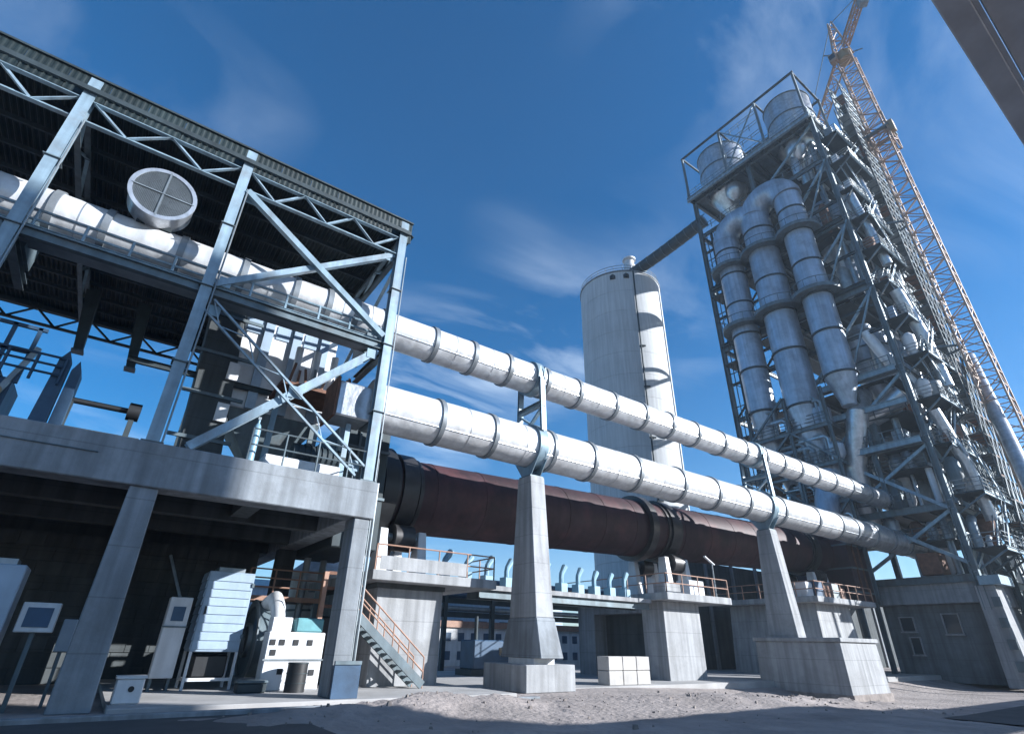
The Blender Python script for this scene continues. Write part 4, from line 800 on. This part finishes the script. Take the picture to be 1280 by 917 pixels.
# balconies, stair flights and clad vessels on the near flank
rf = random.Random(21)
lev = [9.5+i*4.55 for i in range(12)]
for k, z in enumerate(lev):
    x1 = 65.2+rf.uniform(-0.6,0.4); y0 = TY0-rf.choice((1.6,2.1,2.5))
    MB().box(58.4,x1,y0,TY0-0.1,z-0.05,z+0.05).build('balcony_floor', 'steel_dark', tw)
    MB().ibeam((58.4,y0,z-0.2),(x1,y0,z-0.2),0.16,0.3).build('balcony_beam', 'steel_blue', tw)
    for x in (58.6,61.6,x1-0.2): MB().bar((x,TY0-0.2,z-1.6),(x,y0+0.1,z-0.3),0.14).build('balcony_strut', 'steel_grey', tw)
    railing(tw, [(58.4,TY0-0.3,z+0.05),(58.4,y0,z+0.05),(x1,y0,z+0.05)], 'galv', 1.1, 1.5, 0.045, 2)
    for q in range(3):
        x = 59.4+q*2.1+rf.uniform(-0.5,0.5); y = TY0-rf.uniform(0.3,1.2); r = rf.uniform(0.35,0.95); h = rf.uniform(1.4,3.6); mt = rf.choice(('cladding_worn','duct_metal','white_paint','galv','steel_grey','rust','cladding'))
        u = rf.random()
        if u < 0.5: MB().lathe((x,y,z+0.05),[(r*0.3,0),(r,h*0.45),(r,h*0.85),(r*0.45,h)],18).build('clad_vessel', mt, tw, True)
        elif u < 0.75: MB().box(x-r,x+r,y-r*0.6,y+r*0.6,z+0.05,z+h*0.5).build('plant_unit', mt, tw, False, 0.05)
        else: MB().path([(x,y,z+0.05),(x,y,z+h*0.6),(x+0.4,y,z+h*0.6+0.4),(x+1.6,y+0.3,z+h*0.6+0.5)],r*0.45,12).build('process_pipe', mt, tw, True)
    if k < len(lev)-1:
        a = V((63.6,y0+0.35,z)) if k%2 else V((59.2,y0+0.35,z)); b = V((59.4,y0+0.35,z+4.5)) if k%2 else V((63.4,y0+0.35,z+4.5))
        for dy_ in (-0.35,0.35): MB().bar(a+V((0,dy_,0)),b+V((0,dy_,0)),0.08,0.28).build('stair_stringer', 'steel_pale', tw); MB().bar(a+V((0,dy_,1.0)),b+V((0,dy_,1.0)),0.07).build('stair_rail', 'galv', tw)
for pts, r in (([(59.2,14.6,50),(60.2,14.2,44),(61.0,14.0,40)],0.5),([(62.5,14.3,58),(63.6,14.0,52),(64.0,13.9,47)],0.45),([(60.0,14.0,36),(61.6,13.6,31),(62.2,13.4,25)],0.6),([(59.0,14.4,22),(60.6,13.9,17),(61.4,13.8,12)],0.5)): MB().path(pts,r,16).build('riser_pipe', 'cladding_worn', tw, True)
# concrete base block of the tower and the lattice leg beside the pipe ends
bd = thing('concrete_bunker', 'squat shaded concrete bunker with two window openings under the tower', 'bunker', (61,19,-0.4))
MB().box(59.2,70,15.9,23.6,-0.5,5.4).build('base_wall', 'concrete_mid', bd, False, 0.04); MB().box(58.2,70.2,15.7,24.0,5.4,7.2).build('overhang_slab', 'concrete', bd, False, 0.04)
pass; pass; pass
for y0, y1, z0_, z1_ in ((18.0,19.1,3.2,4.6),(21.4,22.4,3.4,4.4),(21.3,22.0,1.6,2.8)):
    wn_ = MB().box(59.16,59.2,y0,y1,z0_,z1_).build('window', 'glass_dark', bd)
    for q in ((y0-0.09,y0,z0_-0.09,z1_+0.09),(y1,y1+0.09,z0_-0.09,z1_+0.09),(y0,y1,z1_,z1_+0.09)): MB().box(59.0,59.2,*q).build('frame', 'concrete_pale', wn_)
    MB().box(58.9,59.2,y0-0.15,y1+0.15,z0_-0.2,z0_-0.09).build('sill', 'concrete_pale', wn_)
bw = thing('buttress_wall', 'pale concrete buttress leg under the near tower corner', 'buttress', (59,15,-0.5))
MB().hexa([(57.6,14.2,-0.6),(60.2,14.2,-0.6),(60.2,15.85,-0.6),(57.6,15.85,-0.6)],[(57.8,14.5,6.6),(60.0,14.5,6.6),(60.0,15.8,6.6),(57.8,15.8,6.6)]).build('leg_wall', 'concrete_pale', bw, False, 0.04)
MB().box(57.4,60.6,13.9,15.3,6.6,7.3).build('bearing_beam', 'steel_blue', bw)
for z in (0.5,2,3.5,5): MB().box(57.5,57.6,14.35,14.9,z,z+0.7).build('step_bracket', 'steel_grey', bw)
# scaffold and hoist on the near flank
sf = thing('scaffold_tower', 'dense galvanised scaffold with planked lifts climbing the flank of the tower', 'scaffold', (69,14,-0.6))
SXs = [65.6+i*1.25 for i in range(6)]; SYs = (12.9,14.3); nlift = 35
for i, x in enumerate(SXs):
    for y in SYs:
        top = 76.5 if i >= 1 else 70
        MB().tube((x,y,-0.7),(x,y,top),0.07,n=6).build('standard', 'steel_grey', sf)
lat = {m: MB() for m in ('galv','steel_grey','steel_pale','rust')}
for k in range(nlift):
    z = 1.5+k*2.15
    for i in range(len(SXs)-1):
        x0, x1 = SXs[i], SXs[i+1]; top = 76.5 if i >= 1 else 70
        if z > top: continue
        for y in SYs:
            lat[rr.choice(('galv','steel_grey','steel_pale'))].tube((x0,y,z),(x1,y,z),0.06,n=5); lat['steel_grey'].tube((x0,y,z+1.05),(x1,y,z+1.05),0.05,n=5)
        if rr.random() < 0.8: lat['galv'].tube((x0,SYs[0],z),(x1,SYs[0],z+2.15),0.07,n=5); lat['steel_grey'].tube((x1,SYs[1],z),(x0,SYs[1],z+2.15),0.07,n=5)
        lat['steel_grey'].tube((x0,SYs[0],z),(x0,SYs[1],z),0.05,n=5)
        if rr.random() < 0.3: lat['rust'].box(x0,x1,SYs[0]-0.03,SYs[0],z,z+0.22)
        if rr.random() < 0.35: lat[rr.choice(('steel_grey','galv','steel_pale','steel_grey'))].box(x0+0.05,x1-0.05,SYs[1]-0.06,SYs[1],z+0.1,z+rr.uniform(0.9,2.0))
    for i in range(0,len(SXs)-1,2):
        top = 76.5 if i >= 1 else 70
        if z < top: MB().box(SXs[i]+0.05,SXs[min(i+2,len(SXs)-1)]-0.05,SYs[0]+0.1,SYs[1]-0.1,z+0.05,z+0.11).build('plank', rr.choice(('galv','rust','steel_grey','steel_dark')), sf)
for m_, b_ in lat.items(): stuff(b_.build('scaffold_lattice', m_, sf))
hp = tag(MB().tube((71.6,13.9,-0.5),(71.6,13.9,74),0.33,n=16).build('riser_duct', 'duct_blue', None, True), 'slender pale blue riser pipe standing between scaffold and crane mast', 'pipe')
# sloping white tubes in the lower right
cvx = thing('sloping_tube', 'pale sloping transfer tube descending past the crane mast', 'tube', (62,9.5,0))
MB().tube((70.0,12.3,30.5),(54.0,9.0,6.0),0.55,n=18).build('tube_body', 'cladding_worn', cvx, True)
for t in (0.2,0.4,0.6,0.8): p = V((70,12.3,30.5)).lerp(V((54,9.0,6.0)),t); MB().bar(p,(p.x,p.y,-0.6),0.2).build('support_leg', 'steel_grey', cvx)

# ------------------------------------------------------------ tower crane
CM = V((65.5,10.75,0)); CT = 77.6; cw_ = 0.95
cr = thing('tower_crane', 'salmon and yellow lattice tower crane rising beside the tower', 'crane', CM+V((0,0,-0.6)))
def lattice(name, p, q, w_, nb, mat, up=(0,0,1), ch=0.13, lc=0.07, taper=1.0, tri=False):
    m = MB(); a, b, sx, sy = m.frame(p, q, up); cs = [(-1,-1),(1,-1),(1,1),(-1,1)] if not tri else [(-1,-0.7),(1,-0.7),(0,1)]
    def pt(k, t): f = w_*(1+(taper-1)*t); return a+(b-a)*t+sx*cs[k][0]*f+sy*cs[k][1]*f
    n = len(cs)
    for k in range(n): m.bar(pt(k,0),pt(k,1),ch)
    for i in range(nb):
        t0, t1 = i/nb, (i+1)/nb
        for k in range(n):
            m.bar(pt(k,t0),pt((k+1)%n,t0),lc)
            m.bar(pt(k,t0 if i%2 else t1),pt((k+1)%n,t1 if i%2 else t0),lc)
    return m.build(name, mat, cr)
for i in range(13):
    z0 = -0.6+i*6.0; z1 = min(z0+6.0,CT)
    lattice('mast_section', CM+V((0,0,z0)), CM+V((0,0,z1)), cw_, 4, 'crane_paint', (0,1,0), 0.16, 0.08)
for z in (61.0,): 
    lattice('climbing_cage', CM+V((0,0,z-2.5)), CM+V((0,0,z+2.5)), 1.3, 3, 'crane_paint', (0,1,0), 0.2, 0.1)
    MB().ring(CM+V((0,0,z-0.1)),CM+V((0,0,z+0.1)),1.3,2.1,4,45,405).build('cage_platform', 'steel_grey', cr)
    MB().box(CM.x-1.3,CM.x-0.5,CM.y-1.9,CM.y-1.2,z-1.2,z+0.6).build('jack_unit', 'crane_yellow', cr, False, 0.05)
MB().tube(CM+V((0,0,CT-0.6)),CM+V((0,0,CT+0.9)),0.95,n=24).build('slewing_ring', 'crane_yellow', cr, True)
jd = V((0.75,0.66,0)).normalized(); jn = V((-jd.y,jd.x,0))
lattice('tower_head', CM+V((0,0,CT+0.9)), CM+V((0,0,CT+8.5)), 0.95, 5, 'crane_paint', (0,1,0), 0.18, 0.09, 0.25)
lattice('jib', CM+jd*1.2+V((0,0,CT+1.6)), CM+jd*44+V((0,0,CT+1.6)), 0.8, 24, 'crane_paint', (0,0,1), 0.18, 0.09, 0.9, True)
lattice('counter_jib', CM-jd*1.2+V((0,0,CT+1.4)), CM-jd*8+V((0,0,CT+1.4)), 0.42, 6, 'crane_paint', (0,0,1), 0.18, 0.09)
MB().path([CM+V((0,0,CT+8.4)),CM+jd*28+V((0,0,CT+2.4))],0.06,6).build('tie_bar', 'steel_grey', cr); MB().path([CM+V((0,0,CT+8.4)),CM-jd*7.6+V((0,0,CT+2.1))],0.06,6).build('tie_bar', 'steel_grey', cr)
for k in (7.5,): p = CM-jd*k+V((0,0,CT)); MB().hexa([p+jn*s*0.5+jd*t*0.4+V((0,0,-0.2)) for s,t in ((-1,-1),(1,-1),(1,1),(-1,1))],[p+jn*s*0.5+jd*t*0.4+V((0,0,1.2)) for s,t in ((-1,-1),(1,-1),(1,1),(-1,1))]).build('counterweight', 'concrete', cr)
p = CM+jn*1.45+V((0,0,CT+0.2)); MB().box(p.x-0.5,p.x+0.5,p.y-0.5,p.y+0.5,p.z-0.8,p.z+0.8).build('cab', 'crane_paint', cr, False, 0.06); MB().box(p.x-0.52,p.x-0.5,p.y-0.4,p.y+0.4,p.z-0.3,p.z+0.6).build('cab_window', 'glass_dark', cr)
for s in (-1,1): MB().bar(CM+jn*s*1.0+V((0,0,CT+1.0)),CM+jn*s*2.6+V((0,0,CT+1.4)),0.12).build('outrigger_rail', 'steel_grey', cr)
for z in (30,47): MB().bar(CM+V((0.4,0.9,z)),(67.5,TY0,z),0.2).build('wall_tie', 'steel_grey', cr); MB().bar(CM+V((-0.4,0.9,z)),(62,TY0,z),0.2).build('wall_tie', 'steel_grey', cr)

# ------------------------------------------------------------ gallery beside the camera (its eave shows at top right) and added shade block
hb = thing('overhead_gallery', 'pale concrete gallery deck passing high overhead with a white edge strip', 'gallery', (30,-2.5,0))
HZ = 6.1
MB().box(-20,95,-0.155,0.022,HZ,HZ+0.5).build('edge_beam', 'white_paint', hb, False, 0.01)
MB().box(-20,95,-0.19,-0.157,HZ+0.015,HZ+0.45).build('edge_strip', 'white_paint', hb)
for i in range(38):
    for j in range(3):
        x0 = -20+i*3.025; MB().box(x0,x0+3.0,-0.195-1.6*(j+1),-0.205-1.6*j,HZ+0.1,HZ+0.25).build('soffit_panel', 'white_paint', hb)
MB().box(-20,95,-5.2,-5.0,HZ,HZ+0.5).build('edge_beam', 'concrete_pale', hb)
for x in (-14,24,42,60,80): MB().box(x-0.3,x+0.3,-4.4,-3.8,gz(x,-4)-0.2,HZ+0.1).build('column', 'concrete_pale', hb)
mbd = thing('shade_block', 'tall plain concrete block out of view behind the gallery, added to shade the shed', 'building', (52,-37,0))  # never in view; invented to throw shade on the shed's left part and ground
MB().box(47.6,56.5,-45,-30,-1.2,41.2).build('wall', 'concrete', mbd); MB().box(47.3,56.8,-45.3,-29.7,41.2,41.8).build('roof_slab', 'concrete_pale', mbd)
for z in range(4,40,5):
    for x in (49,53):
        wn_ = MB().box(x,x+1.6,-30.0,-29.94,z,z+2).build('window', 'glass_dark', mbd); MB().box(x-0.1,x+1.7,-30.0,-29.88,z-0.15,z).build('sill', 'concrete_pale', wn_)

# ------------------------------------------------------------ far buildings seen under the kiln
fb = thing('far_office', 'white office block with orange roof band seen under the kiln', 'building', (30,44,0))
MB().box(20,42,44,50,-0.5,2.9).build('wall', 'white_paint', fb); MB().box(19.8,42.2,43.8,50.2,2.9,3.4).build('roof_band', 'rail_orange', fb)
for x in [21+i*1.3 for i in range(16)]:
    for z in (0.5,1.9): 
        f_ = MB().box(x-0.3,x+0.3,43.96,44.0,z-0.05,z+0.6).build('window', 'machine_blue', fb)
rkk = thing('pipe_rack', 'dark blue steel pipe rack in the yard between the kiln piers', 'pipe rack', (22,36,0))
for x in (16,20,24,28,33): MB().bar((x,36,0),(x,36,5.6),0.3).build('post', 'steel_dark', rkk)
for z in (3.5,4.4,5.4): MB().ibeam((15,36,z),(36,36,z),0.24,0.36).build('rail_beam', 'steel_dark', rkk)
for z, r in ((3.9,0.18),(4.85,0.25),(5.8,0.22)): MB().tube((15,36.2,z),(36,36.2,z),r,n=12).build('process_pipe', 'machine_blue' if z > 4 else 'galv', rkk, True)
fd = thing('far_shed', 'pale low hall far behind the pipe rack', 'building', (30,70,0))
MB().box(5,60,70,90,-0.5,7.0).build('wall', 'louver_blue', fd); MB().hexa([(4.5,69.5,7),(60.5,69.5,7),(60.5,90.5,7),(4.5,90.5,7)],[(4.5,79,8.6),(60.5,79,8.6),(60.5,81,8.6),(4.5,81,8.6)]).build('roof', 'galv', fd)
for x in range(8,60,4): MB().box(x,x+1.8,69.94,70.0,2.5,4.5).build('window', 'glass_dark', fd)
gw = thing('gallery_wall', 'long shaded concrete wall closing the yard behind the kiln piers', 'wall', (46,33.5,0))
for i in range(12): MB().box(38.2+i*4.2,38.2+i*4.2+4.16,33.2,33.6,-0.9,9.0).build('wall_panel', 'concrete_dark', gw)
for i in range(13): MB().box(38.0+i*4.2,38.35+i*4.2,33.0,33.2,-0.9,9.2).build('pilaster', 'concrete', gw)
mx_ = thing('air_compressor', 'blue grey skid compressor with a receiver tank in the yard under the kiln', 'compressor', (21,30.5,0))
MB().box(18.8,22.2,30,31.6,0.35,1.9).build('body', 'machine_blue', mx_, False, 0.06); MB().box(18.6,23.4,29.9,31.7,0.03,0.35).build('skid', 'steel_dark', mx_)
MB().tube((22.7,30.8,0.35),(22.7,30.8,2.9),0.42,n=20).build('receiver_tank', 'louver_blue', mx_, True); MB().tube((19.4,30.8,1.9),(19.4,30.8,3.2),0.12,n=12).build('exhaust', 'steel_dark', mx_, True)
for x in (20.8,21.6): MB().box(x-0.2,x+0.2,29.97,30.0,1.1,1.5).build('window', 'glass_dark', mx_)

# ------------------------------------------------------------ thin dusty air over the plant
hz = MB().box(-620,620,-620,620,-4,98); hm = bpy.data.materials.new('haze_air'); hm.use_nodes = True; M['haze_air'] = hm
t_ = hm.node_tree; t_.nodes.clear(); vo = t_.nodes.new('ShaderNodeVolumePrincipled'); vo.inputs['Color'].default_value = (0.70,0.85,1.0,1); vo.inputs['Density'].default_value = 0.0006; vo.inputs['Anisotropy'].default_value = 0.2
oo = t_.nodes.new('ShaderNodeOutputMaterial'); t_.links.new(vo.outputs[0], oo.inputs['Volume'])
ho = stuff(hz.build('haze', 'haze_air')); tag(ho, 'thin pale dusty air hanging over the whole plant', 'haze')
